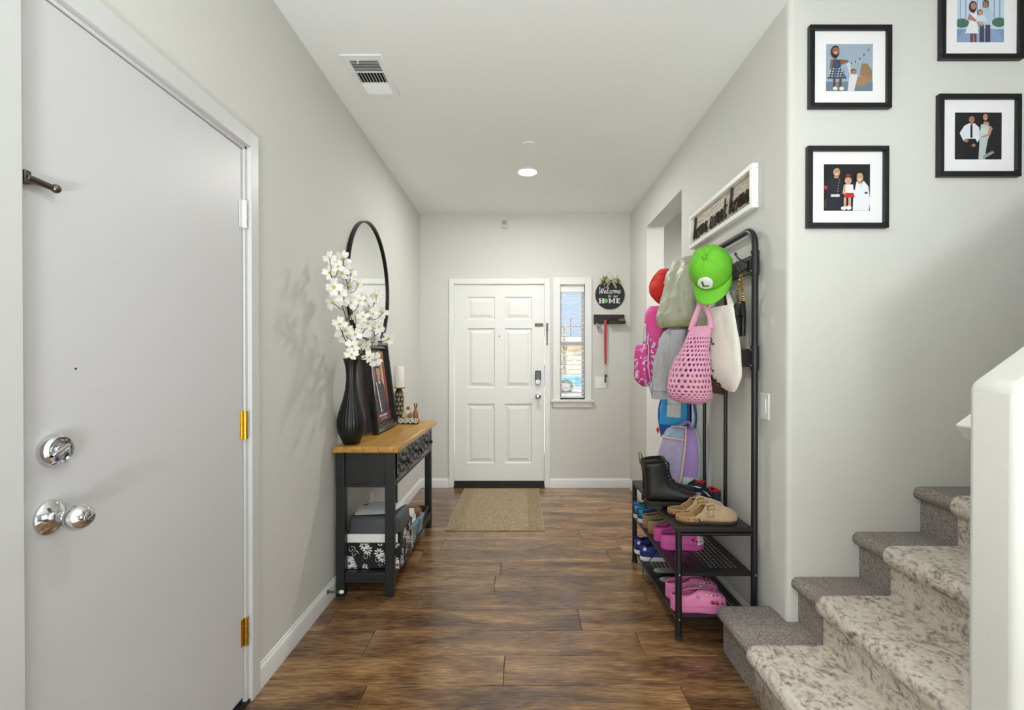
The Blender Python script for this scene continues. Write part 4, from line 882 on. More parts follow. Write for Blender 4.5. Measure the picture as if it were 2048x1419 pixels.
# ================================================================== SHOES
def lerp_tab(tab, t):
    for (a, va), (b, vb) in zip(tab[:-1], tab[1:]):
        if t <= b: q = (t-a)/(b-a); q = q*q*(3-2*q); return va+(vb-va)*q
    return tab[-1][1]
WT_ = [(0, 0), (.03, .42), (.10, .70), (.22, .78), (.45, .80), (.68, 1.0), (.82, .98), (.92, .76), (.98, .38), (1, 0)]
def outline(L, Wd, n=28, k=1, dx=0):
    top = [(L*(1-math.cos(PI*i/n))/2, ) for i in range(n+1)]
    pts = [(x, Wd/2*k*lerp_tab(WT_, x/L)) for (x,) in top]
    return [(x+dx, -y) for x, y in pts]+[(x+dx, y) for x, y in reversed(pts[1:-1])]
def shoe(name, pos, ang, L, Wd, sole, H, G, mats, label, cat, group, toe_spring=0, solew=1.06, solid=.004, parts=None, zoff=0):
    """mats: sole, upper, lining, insole. H, G: height and opening half width tables along heel-toe"""
    M = Matrix.Translation(Vector(pos)+Vector((0, 0, zoff))) @ Matrix.Rotation(ang, 4, 'Z')
    sh = thing(name, pos, label, cat, group)
    def sp(p): t = p.x/L; return Vector((p.x, p.y, p.z+toe_spring*max(0, (t-.7)/.3)**2))
    ol = outline(L, Wd, k=solew); mb = MB()
    mb.loft([[sp(Vector((x*.99+.002, y*.94, 0))) for x, y in ol], [sp(Vector((x, y, sole*.3))) for x, y in ol], [sp(Vector((x, y, sole))) for x, y in ol]])
    mb.tr(M).build('sole', mats[0], sh, sharp=50)
    n, m = 26, 9; L2 = []; R2 = []
    for i in range(n+1):
        t = (1-math.cos(PI*i/n))/2; w = Wd/2*lerp_tab(WT_, t); h = lerp_tab(H, t); g = min(lerp_tab(G, t), w*.9)
        a_, b_ = [], []
        for j in range(m+1):
            a = j/m*PI/2; y = g+(w-g)*max(math.cos(a), 0)**.65; z = sole*.8+h*math.sin(a)**.85
            a_.append(sp(Vector((t*L, y, z)))); b_.append(sp(Vector((t*L, -y, z))))
        L2.append(a_); R2.append(b_)
    mb = MB().loft(L2, cap=False, closed=False).loft(R2, cap=False, closed=False)
    up = mb.tr(M).build('upper', [mats[1], mats[2]], sh, sharp=70, solid=solid, mo=1)
    ol = outline(L, Wd, k=.92); MB().loft([[sp(Vector((x*.97+L*.015, y, z))) for x, y in ol] for z in (sole*.85, sole+.003)]).tr(M).build('insole', mats[3], sh)
    def surf(t, s_, off=.0):
        w = Wd/2*lerp_tab(WT_, t); h = lerp_tab(H, t); g = min(lerp_tab(G, t), w*.9); a = abs(s_)*PI/2
        y = g+(w-g)*max(math.cos(a), 0)**.65+off*math.cos(a); z = sole*.8+h*math.sin(a)**.85+off*math.sin(a)
        return M @ sp(Vector((t*L, math.copysign(y, s_), z)))
    if parts: parts(sh, surf, M, up)
    return sh
Z0 = Vector((0, 0, 0))
# black boots
M_boot = mat('boot_leather', '1a1918', .42, bump=.15, bscale=70); M_bsole = mat('boot_sole', '211c19', .6); M_ystitch = mat('yellow_thread', '6e6236', .8)
def boot(pos, ang, label):
    M = Matrix.Translation(Vector(pos)) @ Matrix.Rotation(ang, 4, 'Z'); sh = thing('ankle_boot', pos, label, 'boot', 'black boots on the bench')
    ol = outline(.290, .104); heel = [p for p in ol if p[0] < .085]
    MB().loft([[M @ Vector((x, y*k, z)) for x, y in ol] for z, k in ((.010, .97), (.014, 1.0), (.032, 1.0))]).loft([[M @ Vector((min(x, .085), y*.98, z)) for x, y in ol] for z in (0, .012)]).loft([[M @ Vector((max(x, .125), y*.97, z)) for x, y in ol] for z in (0, .012)]).build('sole', M_bsole, sh, sharp=50, bevel=.0015)
    R_ = [(.284, .030, .283, .036, .030), (.280, .030, .280, .055, .060), (.266, .030, .268, .070, .084), (.235, .030, .238, .079, .098), (.195, .030, .205, .088, .094), (.150, .030, .178, .102, .084), (.095, .030, .158, .120, .076), (.040, .030, .143, .140, .070), (.010, .034, .134, .160, .068), (.004, .070, .129, .176, .068), (.006, .110, .126, .194, .070), (.004, .150, .122, .212, .074), (-.002, .190, .118, .226, .080), (-.006, .220, .112, .236, .083)]
    def ringp(R0, a, o=0):
        x0, z0, x1, z1, w = R0; B, T = Vector((x0, 0, z0)), Vector((x1, 0, z1)); c = (B+T)/2; h = (T-B)/2; cs, sn = math.cos(a), math.sin(a)
        n_ = h.normalized(); q = .75 if cs < 0 else .95
        return M @ (c+h*math.copysign(abs(cs)**q, cs)+Vector((0, math.copysign(abs(sn)**.85, sn)*w/2, 0))+(n_*cs+Vector((0, sn, 0)))*o)
    def rr_(t):
        i = min(int(t), len(R_)-2); f_ = t-i; return tuple(a+(b-a)*f_ for a, b in zip(R_[i], R_[i+1]))
    rings = [[ringp(rr_(k/2), 2*PI*j/32, .0016*noise.noise(Vector((j*.5, k*.35, ang*20)))) for j in range(32)] for k in range(2*len(R_)-1)]
    mb = MB().loft(rings, cap=False); mb.add(rings[0], [tuple(range(32))]); mb.build('upper', [M_boot, mat('boot_inside', '0d0c0b', .8)], sh, sharp=75, solid=.004, mo=1)
    st = MB(); n = 84
    for i in range(n):
        t = i/n*len(ol); j = int(t); f_ = t-j; p, q = ol[j], ol[(j+1) % len(ol)]; st.ell(M @ Vector((p[0]+(q[0]-p[0])*f_, (p[1]+(q[1]-p[1])*f_)*.985, .0335)), (.0026, .0026, .0010), 6, m=4)
    o_ = st.build('welt_stitching', M_ystitch, sh); o_['kind'] = 'stuff'
    lc = MB()
    for i in range(9):
        t = 5.0+.95*i; R0 = rr_(t)
        for a in (-.62, .62):
            P = ringp(R0, a, .002); nrm = (P-(M @ Vector(((R0[0]+R0[2])/2, 0, (R0[1]+R0[3])/2)))).normalized()
            MB().lathe([(.0058, 0), (.0054, .0022), (.0030, .0022), (.0026, 0)], P, nrm, 10, cap=False).build('eyelet', M_nickel, sh)
        lc.tube([ringp(R0, a, .0035) for a in (-.62, -.3, 0)]+[ringp(rr_(min(t+.5, 12.9)), a, .0035) for a in (.3, .62)], .0024, 6)
    for sd in (-1, 1): lc.tube(smooth_path([ringp(rr_(12.6), sd*.3, .004), ringp(rr_(11.5), sd*.5, .012), ringp(rr_(9), sd*.9, .010), ringp(rr_(7), sd*1.1, .008), ringp(rr_(5.6), sd*1.0, .010)], 6), .0022, 6)
    lc.build('laces', M_dark, sh)
    lp = MB().loft([[M @ Vector((x, -.008, z)), M @ Vector((x, .008, z))] for x, z in ((-.008, .195), (-.013, .230), (-.015, .252), (-.008, .262), (.000, .252), (.002, .222))], cap=False, closed=False)
    lp.build('pull_tab', mat('tab_black_yellow', '6b5a1c', .6, var=.9, vscale=90), sh, solid=.0015)
boot((.640, 2.530, BZ+.0005), -.06, 'black lace-up leather boot nearer the viewer on the bench')
boot((.655, 2.646, BZ+.0005), .04, 'black lace-up leather boot half hidden behind its pair on the bench')
# tan clogs
M_suede = mat('tan_suede', 'b39b78', .9, sheen=.3, bump=.15, bscale=250, var=.12, vscale=25); M_cork = ramp_mat('cork', [(.35, '6f4f2e'), (.5, 'a67c4c'), (.7, 'c79d68')], 130, rough=.8, bump=.4); M_foot = mat('footbed', 'b08d5c', .85); M_csole = mat('clog_sole', '4a3a2f', .7)
def clog_parts(sh, surf, M, up):
    L, Wd = .285, .104
    MB().loft([[M @ Vector((min(x, L*.33)-.0015, y*1.07, z)) for x, y in outline(L, Wd)] for z in (.012, .028)]).build('cork_midsole', M_cork, sh, sharp=50)
    for s0 in (-1, 1):
        st = MB(); st.loft([[surf(.47+.02*q, s0*(.18+.62*q), .0025), surf(.565+.02*q, s0*(.18+.62*q), .0025)] for q in [i/8 for i in range(9)]], cap=False, closed=False).build('strap', M_suede, sh, solid=.003, soff=1)
    bk = MB().tube([surf(.475+.10*a, -(.50+.22*b), .007) for a, b in ((0, 0), (1, 0), (1, 1), (0, 1))], .0028, 6, closed=True); bk.tube([surf(.525, -.5, .007), surf(.53, -.72, .007)], .0018, 6); bk.build('buckle', M_gold, sh)
CH = [(0, .020), (.25, .020), (.36, .040), (.46, .068), (.58, .076), (.75, .064), (.9, .050), (.97, .035), (1, .016)]; CG = [(0, .06), (.30, .05), (.42, .028), (.50, 0), (1, 0)]
for k, (x, y, a) in enumerate([(.728, 2.285, .0), (.722, 2.395, .03)]):
    shoe('suede_clog', (x, y, BZ+.0005), a, .285, .104, .014, CH, CG, (M_csole, M_suede, M_foot, M_foot), ('tan suede buckled clog at the near edge of the bench', 'tan suede clog behind its pair on the bench')[k], 'clog', 'suede clogs on the bench', parts=clog_parts)
# crocs
def croc(pos, ang, L, Wd, base, label, group, charms, toe=None):
    mt = mat('foam_%s' % base, base, .55); mi = mat('foam_in_%s' % base, base, .6)
    def parts(sh, surf, M, up):
        hl = MB()
        for t in (.70, .78, .86):
            for s_ in (-.22, .22): hl.ell(surf(t, s_, .0), (.0052, .0045, .0038), 8, m=5)
        for t, s_ in ((.72, .62), (.80, .7), (.88, .65), (.72, -.62), (.80, -.7), (.88, -.65), (.76, .95), (.85, .95)): hl.ell(surf(t, s_, .0), (.0045, .0045, .003), 8, m=5)
        hl.build('hole_dot', mat('hole_dark_pink', '5e1834', .8), sh)  # dark dots stand for the shade inside the vent holes
        for s_ in (-1, 1): MB().ell(surf(.44, s_*.55, .002), (.0075, .006, .0075), 12).build('rivet', mat('rivet_grey', '8d9bb0', .4) if s_ < 0 else M_dark, sh)
        for i in range(charms):
            cc = ('d6c69a', 'b02a45', 'e9e1d2', '7c6a52', 'f3f0ec')[i % 5]; P = surf(.60+.075*(i % 4), -.55+.28*(i % 5), .004)
            MB().ell(P, (.008, .006, .007), 8, m=5).build('charm', mat('charm_%s' % cc, cc, .4), sh)
        rim = MB().tube([surf(t, 1, .001) for t in [.02*i for i in range(1, 25)]], .0032, 6).tube([surf(t, -1, .001) for t in [.02*i for i in range(1, 25)]], .0032, 6); rim.build('rim', mt, sh)
        if toe: MB().loft([[surf(.78+.205*i/6, q_, .0016) for q_ in [-.03-.97*k/8 for k in range(9)]+[1-.97*k/8 for k in range(9)]] for i in range(7)], cap=False, closed=False).build('toe_fade', mat('foam_%s' % toe, toe, .5), sh)
    H = [(0, .044), (.12, .050), (.28, .050), (.42, .062), (.52, .074), (.66, .070), (.84, .056), (.95, .036), (1, .008)]
    G = [(0, .003), (.08, .024), (.2, .030), (.36, .030), (.46, .018), (.53, 0), (1, 0)]
    return shoe('foam_clog', pos, ang, L, Wd, .026, H, G, (mt, mt, mi, mi), label, 'clog', group, parts=parts, toe_spring=.010, solid=.005)
croc((.722, 2.515, SZ1+.0005), 0, .222, .092, 'd65aa8', 'bright pink foam clog with white toe, nearer on the middle shelf', 'pink clogs on the middle shelf', 4, 'f0dbe6')
croc((.716, 2.625, SZ1+.0005), .03, .222, .092, 'd65aa8', 'bright pink foam clog behind its pair on the middle shelf', 'pink clogs on the middle shelf', 3, 'f0dbe6')
croc((.704, 2.292, SZ2+.0005), .0, .262, .108, 'e584b4', 'large light pink foam clog at the near end of the bottom shelf', 'light pink clogs on the bottom shelf', 9)
croc((.716, 2.412, SZ2+.0005), .03, .262, .108, 'e584b4', 'large light pink foam clog behind its pair on the bottom shelf', 'light pink clogs on the bottom shelf', 8)
# sneakers
SH = [(0, .066), (.08, .070), (.2, .058), (.34, .066), (.46, .072), (.6, .058), (.78, .044), (.92, .036), (.98, .02), (1, .006)]; SG = [(0, .004), (.06, .018), (.16, .026), (.30, .024), (.44, .010), (.50, 0), (1, 0)]
def sneaker(pos, ang, L, up, inn, sole, label, group, extra=None, name='sneaker', cat='sneaker', lace='e8e8e8', k=1.0):
    mu, mn, ms = mat('knit_%s' % up, up, .75, bump=.3, bscale=300), mat('lining_%s' % inn, inn, .8), mat('rubber_%s' % sole, sole, .6)
    def parts(sh, surf, M, upo):
        lc = MB()
        for i in range(5):
            t = .48+.052*i; lc.tube([surf(t, -.62, .003), surf(t+.008, -.85, .004), surf(t+.012, -1, .004), surf(t+.008, .85, .004), surf(t, .62, .003)], .0028, 6)
        lc.build('laces', mat('lace_%s' % lace, lace, .8), sh)
        MB().tube([surf(t, 1, .001) for t in [.02*i for i in range(1, 25)]], .004, 6).tube([surf(t, -1, .001) for t in [.02*i for i in range(1, 25)]], .004, 6).build('collar', mn, sh)
        if extra: extra(sh, surf, M)
    H = [(a, b*k) for a, b in SH]; G = [(a, b*k) for a, b in SG]
    return shoe('sneaker' if name is None else name, pos, ang, L, L*.385, .024, H, G, (ms, mu, mn, mn), label, cat, group, parts=parts, toe_spring=.008)
def swoosh(sh, surf, M):
    for s0 in (-1, 1): MB().loft([[surf(.20+.5*q, s0*(.30+.28*q*q-.10*math.sin(PI*q)), .0055), surf(.20+.5*q, s0*(.30+.28*q*q-.10*math.sin(PI*q)+.13*math.sin(PI*q)*(1-q)+.01), .0055)] for q in [i/10 for i in range(11)]], cap=False, closed=False).build('side_mark', M_white, sh, solid=.001)
sneaker((1.016, 2.500, BZ+.0005), 1.72, .155, '1b2233', 'c2202c', 'dcd6d4', 'small navy sneaker with red lining nearest the wall on the bench', 'navy sneakers on the bench', swoosh, lace='1b1b22', k=.95)
sneaker((1.030, 2.722, BZ+.0005), 3.10, .125, '1b2233', 'c2202c', 'dcd6d4', 'small navy sneaker with red lining behind its pair by the backpack', 'navy sneakers on the bench', swoosh, lace='1b1b22', k=.95)
def bl(sh, surf, M):
    MB().loft([[surf(.02+.10*q, -.1, .006), surf(.02+.10*q, -.55, .006)] for q in [i/5 for i in range(6)]], cap=False, closed=False).build('heel_patch', mat('bright_blue', '2f8ab8', .6), sh, solid=.001)
for k, (x, y) in enumerate([(.700, 2.925), (.694, 3.012)]): sneaker((x, y, SZ1+.0005), .0, .21, '2c3f56', '2f8ab8', 'd9e3ea', ('navy and bright blue sneaker beside the moccasins', 'navy and bright blue sneaker at the far end of the middle shelf')[k], 'blue sneakers on the middle shelf', bl, lace='2f8ab8')
galaxy = ramp_mat('galaxy_cloth', [(.35, '1a2352'), (.5, '3446a0'), (.6, '7b3b9a'), (.72, '2a7c9c')], 14, rough=.5, bump=0, detail=3)
MATS['knit_galaxy'] = galaxy
def gal(sh, surf, M): MB().ell(surf(.10, -.45, .004), (.010, .004, .010), 10).build('round_badge', M_white, sh)
for k, (x, y) in enumerate([(.700, 2.865), (.690, 2.965)]):
    s_ = sneaker((x, y, SZ2+.0005), .0, .22, 'galaxy' if False else '33409a', '1f2460', 'efeef2', ('purple and blue galaxy sneaker with white sole, nearer on the bottom shelf', 'purple and blue galaxy sneaker at the far end of the bottom shelf')[k], 'galaxy sneakers on the bottom shelf', gal, lace='1d2030')
    for c_ in s_.children:
        if c_.name.startswith('upper'): c_.data.materials[0] = galaxy
    if k == 0:
        MB().tube(smooth_path([(.80, 2.83, SZ2+.075), (.77, 2.815, SZ2+.05), (.735, 2.80, SZ2+.012), (.705, 2.795, SZ2+.003), (.700, 2.79, SZ2-.03), (.702, 2.785, SZ2-.075), (.722, 2.77, SZ2-.092), (.735, 2.765, SZ2-.090)], 6), .0022, 6).build('loose_lace', M_dark, s_)
# moccasins
M_moc = mat('moccasin_suede', 'a3855c', .9, bump=.3, bscale=150); M_fur = mat('fleece', '9b8468', 1, bump=1, bscale=90)
def moc(sh, surf, M):
    MB().tube([surf(t, -.92, .005) for t in [.02+.02*i for i in range(30)]], .006, 8).tube([surf(t, .92, .005) for t in [.02+.02*i for i in range(30)]], .006, 8).build('fleece_trim', M_fur, sh)
    b_ = MB()
    for i in range(26):
        for s0 in (-.72, .72): b_.ell(surf(.04+.032*i, s0, .004), .0028, 6, m=4)
    b_.build('whip_stitching', mat('cream_thread', 'e0d2b4', .8), sh)
for k, (x, y) in enumerate([(.712, 2.735), (.706, 2.828)]): 
    shoe('moccasin', (x, y, SZ1+.0005), .0, .225, .088, .02, [(0, .045), (.2, .048), (.45, .058), (.6, .056), (.8, .044), (.95, .03), (1, .008)], [(0, .003), (.1, .022), (.3, .026), (.45, .016), (.52, 0), (1, 0)], (mat('moc_sole', '8a7150', .8), M_moc, M_fur, M_fur), ('tan beaded moccasin slipper next to the pink clogs', 'tan beaded moccasin slipper next to the blue sneakers')[k], 'moccasin', 'moccasins on the middle shelf', parts=lambda sh, surf, M, up: moc(sh, surf, M))
# black sandals
for k, (x, y) in enumerate([(.718, 2.545), (.716, 2.655)]):
    sd = thing('slide_sandal', (x, y, SZ2), ('black slide sandal behind the light pink clogs', 'black slide sandal beside the galaxy sneakers')[k], 'sandal', 'black sandals on the bottom shelf')
    M = Matrix.Translation((x, y, SZ2+.0005)); ol = outline(.24, .094)
    MB().loft([[M @ Vector((a, b, z)) for a, b in ol] for z in (0, .022)]).build('sole', mat('sandal_black', '141414', .6), sd, bevel=.003)
    MB().loft([[M @ Vector((a, b*.86, z)) for a, b in outline(.225, .09, dx=.007)] for z in (.022, .0245)]).build('footbed', mat('sandal_grey', '8f8d88', .8), sd)
    MB().loft([[M @ Vector((xx, .05*math.cos(PI*i/14), .012+.052*math.sin(PI*i/14))) for i in range(15)] for xx in (.115, .14, .17, .195)], cap=False, closed=False).build('strap', MATS['sandal_black'], sd, solid=.004, soff=1)

# ================================================================== HANGING THINGS
# caps
def cap(P, upv, frontv, s, col, label, emblem=None, squash=1.0):
    u = Vector(upv).normalized(); f = Vector(frontv); f = (f-u*f.dot(u)).normalized(); r = f.cross(u)
    M = Matrix((r, f, u)).transposed().to_4x4(); M = Matrix.Translation(Vector(P)) @ M
    cpm = mat('cap_%s' % col, col, .8, bump=.25, bscale=160)
    cp_ = thing('baseball_cap', P, label, 'cap', 'caps on the hall tree'); rings = []; n = 48
    def cpt(a, t, off=0):
        q = math.cos(t*PI/2)**.62; seam = 1-.025*(abs(math.cos(3*a))**14); wob = 1+.05*noise.noise(Vector((math.cos(a)*2.2, math.sin(a)*2.2, t*2+s*9)))
        return M @ Vector(((.098*q*math.cos(a)*seam*wob+off*math.cos(a))*s, (.108*q*math.sin(a)*seam*wob+off*math.sin(a))*s, ((.130*math.sin(t*PI/2)**.95)*wob*squash+off*math.sin(t*PI/2))*s))
    for i in range(15): rings.append([cpt(2*PI*k/n, i/14*.985) for k in range(n)])
    mb = MB().loft(rings, cap=False); mb.add(rings[-1], [tuple(range(n))]); mb.build('crown', cpm, cp_, sharp=60, solid=.002)
    g_ = []
    for i in range(8):
        q = i/7; g_.append([M @ Vector((( .098*math.cos(a)*(1-.04*q))*s, (.104*math.sin(a)+q*.075*(math.sin(a)**.7))*s, (.004-.012*q-.030*(math.cos(a)**2)*q)*s)) for a in [PI*.06+PI*.88*k/20 for k in range(21)]])
    MB().loft(g_, cap=False, closed=False).build('brim', cpm, cp_, sharp=60, solid=.004)
    MB().ell(M @ Vector((0, 0, .130*s*squash)), .009*s, 10).build('button', cpm, cp_)
    sm = MB()
    for k in range(6): sm.tube([cpt(PI/6+k*PI/3+PI/6*0, t*.097, .0008) for t in range(11)], .0012, 5)
    sm.build('seams', cpm, cp_)
    if emblem:
        D = MB(); C0 = cpt(PI/2, .30, .004); nr = ((C0-(M @ Vector((0, 0, .03*s))))).normalized(); x_ = (M.to_3x3() @ Vector((-1, 0, 0))).normalized(); y_ = nr.cross(x_).normalized(); x_ = y_.cross(nr)
        if y_.dot(u) < 0: y_ = -y_; x_ = -x_
        D.lathe([(.034*s, -.010), (.034*s, .001), (.032*s, .002), (.001, .002)], C0, nr, 28).build('emblem_disc', M_white, cp_)
        E = MB(); C1 = C0+nr*.0022
        for (x0, y0, x1, y1) in ((-.014, -.018, -.005, .018), (-.014, -.018, .016, -.010)): E.loft([[C1+x_*a*s+y_*b*s+nr*d for a, b in ((x0, y0), (x1, y0), (x1, y1), (x0, y1))] for d in (0, .0012)])
        E.build('emblem_letter', mat('emblem_green', '3d7a2a', .7), cp_)
    return cp_
cap(at(1424, 541, 2.36), (-.54, -.70, .34), (-.26, -.28, -1), 1.0, '6fc32e', 'bright green cap with a round white L badge', True, 1.0)
cap(at(1341, 577, 3.13), (-.88, -.08, .40), (-.42, -.1, -.9), 1.10, 'cc2a20', 'red cap hanging at the far end of the hall tree', None, .9)

# pink patterned backpack
pink = ramp_mat('pink_pattern', [(.56, 'cf3f8c'), (.585, 'd977ae'), (.60, 'f3d5e8'), (.66, 'f3d5e8'), (.69, '8f7fae')], 42, rough=.6, bump=0, detail=1)
MATS['hot_pink'] = mat('hot_pink', 'd8458f', .6); lil = mat('pale_pink_trim', 'eeb7d8', .6)
S1 = Soft([(612, 1300, 3.050, 1338, 3.010, 0.060), (630, 1291, 3.050, 1340, 2.990, 0.120), (680, 1288, 3.050, 1342, 2.980, 0.150), (730, 1287, 3.050, 1342, 2.970, 0.160), (760, 1290, 3.050, 1340, 2.980, 0.140), (768, 1300, 3.050, 1335, 2.990, 0.060)], .003, 8, 3, .6)
bp = thing('pink_backpack', S1.pt(.25, .9), 'pink patterned child backpack hanging behind the grey hoodie', 'backpack')
S1.shell(MB(), fmi=lambda u, v: 1 if v < .38 else 0).build('body', [pink, MATS['hot_pink']], bp, sharp=70)
S2 = Soft([(688, 1279, 3.010, 1296, 2.980, 0.040), (694, 1274, 3.010, 1299, 2.960, 0.090), (730, 1273, 3.010, 1299, 2.950, 0.100), (757, 1273, 3.010, 1302, 2.950, 0.090), (772, 1288, 3.010, 1303, 2.960, 0.050)], .002, 8, 5, .5)
S2.shell(MB(), 32, 20).build('front_pocket', pink, bp, sharp=70)
mb = MB(); S2.line(mb, [(.02, .05), (.02, .95)], .004); S2.line(mb, [(.5, .1), (.5, .9)], .004); S2.line(mb, [(.02, .12), (.25, .12), (.5, .12)], .003); S1.line(mb, [(.30, .35), (.34, .95)], .004); mb.build('piping', lil, bp)
mb = MB(); S1.patch(mb, .34, .46, .28, .42, .003); mb.build('rainbow_patch', ramp_mat('rainbow', [(.3, 'e86a5a'), (.42, 'f0c14e'), (.54, '6fb9e0'), (.66, 'f4eef2')], 30, (1, 1, .2), bump=0), bp, solid=.001)
mb = MB(); P = [S1.pt(.12, .05), S1.pt(.12, .02)+Vector((.03, 0, .12)), Vector((1.027, 3.015, 1.662))]; mb.tube(smooth_path(P, 6), .010, 8).build('strap', MATS['hot_pink'], bp)
MB().tube(smooth_path([S1.pt(.28, .40, .006), S1.pt(.28, .47, .012), S1.pt(.27, .52, .010)], 5), .0035, 6).build('zip_pull', M_nickel, bp)
# sage bomber jacket
sage = mat('sage_satin', 'a9ab93', .45, bump=.25, bscale=26, sheen=.1); rib = mat('sage_rib', 'a3a27a', .85, bump=.5, bscale=180)
S3 = Soft([(514, 1366, 2.88, 1384, 2.80, .05), (522, 1353, 2.90, 1400, 2.76, .12), (545, 1344, 2.92, 1408, 2.72, .18), (585, 1335, 2.92, 1412, 2.70, .20), (618, 1324, 2.92, 1412, 2.70, .21), (634, 1319, 2.92, 1410, 2.70, .20), (650, 1326, 2.90, 1398, 2.72, .18), (655, 1330, 2.89, 1392, 2.73, .15)], .016, 17, 11, .8)
jk = thing('bomber_jacket', S3.pt(.25, 1), 'sage green satin bomber jacket between the red and green caps', 'jacket')
mb = S3.shell(MB(), 72, 60, v1=.80, cap=False); mb.add([S3.pt(k/72, 0) for k in range(72)], [tuple(range(72))]); mb.build('body', sage, jk, sharp=80)
S3.shell(MB(), 72, 12, v0=.79, off=.004, cap=False).build('hem_band', rib, jk, sharp=80)
mb = MB()
for (u, v) in [(.18, .2), (.3, .3), (.36, .5), (.22, .62), (.14, .55), (.28, .7), (.40, .35), (.12, .35), (.33, .66)]: mb.ell(S3.pt(u, v, .002), (.005, .005, .005), 8, m=5)
mb.build('sequins', M_chrome, jk)
SS = Soft([(530, 1394, 2.63, 1418, 2.56, .05), (580, 1398, 2.62, 1422, 2.55, .06), (640, 1398, 2.62, 1422, 2.55, .06), (690, 1400, 2.62, 1418, 2.56, .05)], .008, 20, 4)
SS.shell(MB(), 40, 30).build('sleeve', sage, jk, sharp=80)
# grey hoodie
grey = mat('grey_marl', 'b3b3b6', .95, bump=.4, bscale=260, var=.12, vscale=120)
S4 = Soft([(636, 1346, 2.86, 1374, 2.80, .04), (652, 1340, 2.86, 1376, 2.78, .07), (668, 1330, 2.86, 1378, 2.76, .12), (700, 1318, 2.87, 1372, 2.76, .15), (750, 1308, 2.88, 1358, 2.78, .13), (778, 1304, 2.88, 1350, 2.79, .12), (782, 1305, 2.88, 1344, 2.80, .11), (797, 1307, 2.88, 1342, 2.80, .10)], .015, 17, 21, .85)
hd = thing('grey_hoodie', S4.pt(.25, 1), 'grey sweatshirt hanging below the sage jacket', 'sweatshirt')
S4.shell(MB(), 72, 60).build('body', grey, hd, sharp=80)
mb = MB(); S4.shell(mb, 60, 8, v0=.84, v1=1.0, off=.003); mb.build('hem', grey, hd, sharp=60)
S5 = Soft([(660, 1345, 2.74, 1372, 2.69, .07), (720, 1340, 2.74, 1368, 2.69, .07), (780, 1336, 2.74, 1364, 2.69, .065), (805, 1335, 2.74, 1363, 2.69, .06), (809, 1336, 2.74, 1363, 2.69, .052), (833, 1335, 2.74, 1362, 2.69, .055)], .006, 22, 8)
S5.shell(MB(), 40, 44).build('sleeve', grey, hd, sharp=80); mb = MB(); S5.shell(mb, 40, 8, v0=.82, v1=1, off=.002); mb.build('cuff', grey, hd, sharp=80)
# pink crochet net bag
knit = mat('pink_crochet', 'e3a0bd', .9, bump=.6, bscale=220)
S6 = Soft([(652, 1383, 2.410, 1424, 2.330, .04), (672, 1375, 2.420, 1421, 2.320, .07), (695, 1366, 2.430, 1419, 2.320, .09), (720, 1354, 2.450, 1420, 2.310, .13), (750, 1344, 2.460, 1420, 2.310, .16), (780, 1339, 2.460, 1424, 2.310, .17), (795, 1343, 2.460, 1423, 2.310, .15), (804, 1360, 2.440, 1410, 2.330, .10), (807, 1376, 2.420, 1396, 2.350, .03)], .004, 14, 31, .8)
nb = thing('crochet_bag', S6.pt(.25, 1), 'pink crochet net bag hanging under the green cap', 'bag')
mb = MB(); nu, nv = 28, 23
for i in range(nu):
    for j in range(nv):
        sh_ = .5*(j % 2); u0, u1 = (i+sh_)/nu, (i+1+sh_)/nu; v0, v1 = j/nv, (j+1)/nv; um, vm = (u0+u1)/2, (v0+v1)/2
        hs_ = .62 if 3 <= j < nv-3 else .12
        Po = [S6.pt(a, b) for a, b in ((u0, v0), (um, v0), (u1, v0), (u1, vm), (u1, v1), (um, v1), (u0, v1), (u0, vm))]; cen = S6.pt(um, vm)
        Pi = [cen.lerp(p_, hs_*(.66 if k % 2 == 0 else 1)) for k, p_ in enumerate(Po)]
        mb.add(Po+Pi, [(k, (k+1) % 8, 8+(k+1) % 8, 8+k) for k in range(8)])
mb.build('net_body', knit, nb, sharp=80, solid=.004, merge=.0002)
for (ua, ub) in ((.46, .04), (.56, .94)):
    a, b = S6.pt(ua, .03), S6.pt(ub, .03); top = at(1404, 606, 2.395)
    MB().tube(smooth_path([a-Vector((0, 0, .01)), a.lerp(top, .5)+Vector((-.005, 0, .0)), top, b.lerp(top, .45)+Vector((.012, 0, 0)), b-Vector((0, 0, .01))], 8), .012, 8).build('handle', knit, nb)
S6c = Soft([(755, 1364, 2.405, 1406, 2.335, .05), (775, 1360, 2.405, 1408, 2.335, .06), (791, 1368, 2.395, 1400, 2.340, .04)], .004, 14, 2)
ob = S6c.shell(MB(), 32, 16).build('scarf', mat('peach_cloth', 'e3b184', .9, var=.3, vscale=30)); tag(ob, 'peach and orange cloth inside the pink net bag', 'cloth')
# canvas tote
canv = mat('canvas', 'e9e4d8', .9, bump=.4, bscale=300)
S7 = Soft([(613, 1418, 2.461, 1466, 2.258, .03), (630, 1416, 2.470, 1470, 2.248, .04), (680, 1415, 2.470, 1477, 2.229, .05), (730, 1414, 2.470, 1483, 2.210, .055), (752, 1415, 2.470, 1484, 2.210, .05), (764, 1428, 2.432, 1480, 2.219, .04), (776, 1446, 2.374, 1474, 2.239, .03), (783, 1458, 2.335, 1468, 2.258, .015)], .005, 10, 41, .7)
tt = thing('canvas_tote', S7.pt(.25, 1), 'cream canvas tote bag with dark printed scrolls on its edge', 'tote bag')
S7.shell(MB(), 56, 44, cap=False).build('body', canv, tt, sharp=80)
for k, (ua, ub) in enumerate(((.40, .10), (.60, .92))):
    a, b = S7.pt(ua, .01), S7.pt(ub, .01); top = Vector((1.027, 2.46-.012+.024*k, 1.668))
    MB().tube(smooth_path([a, a.lerp(top, .6), top, b.lerp(top, .6), b], 8), .0085, 8).build('handle', canv, tt)
mb = MB()
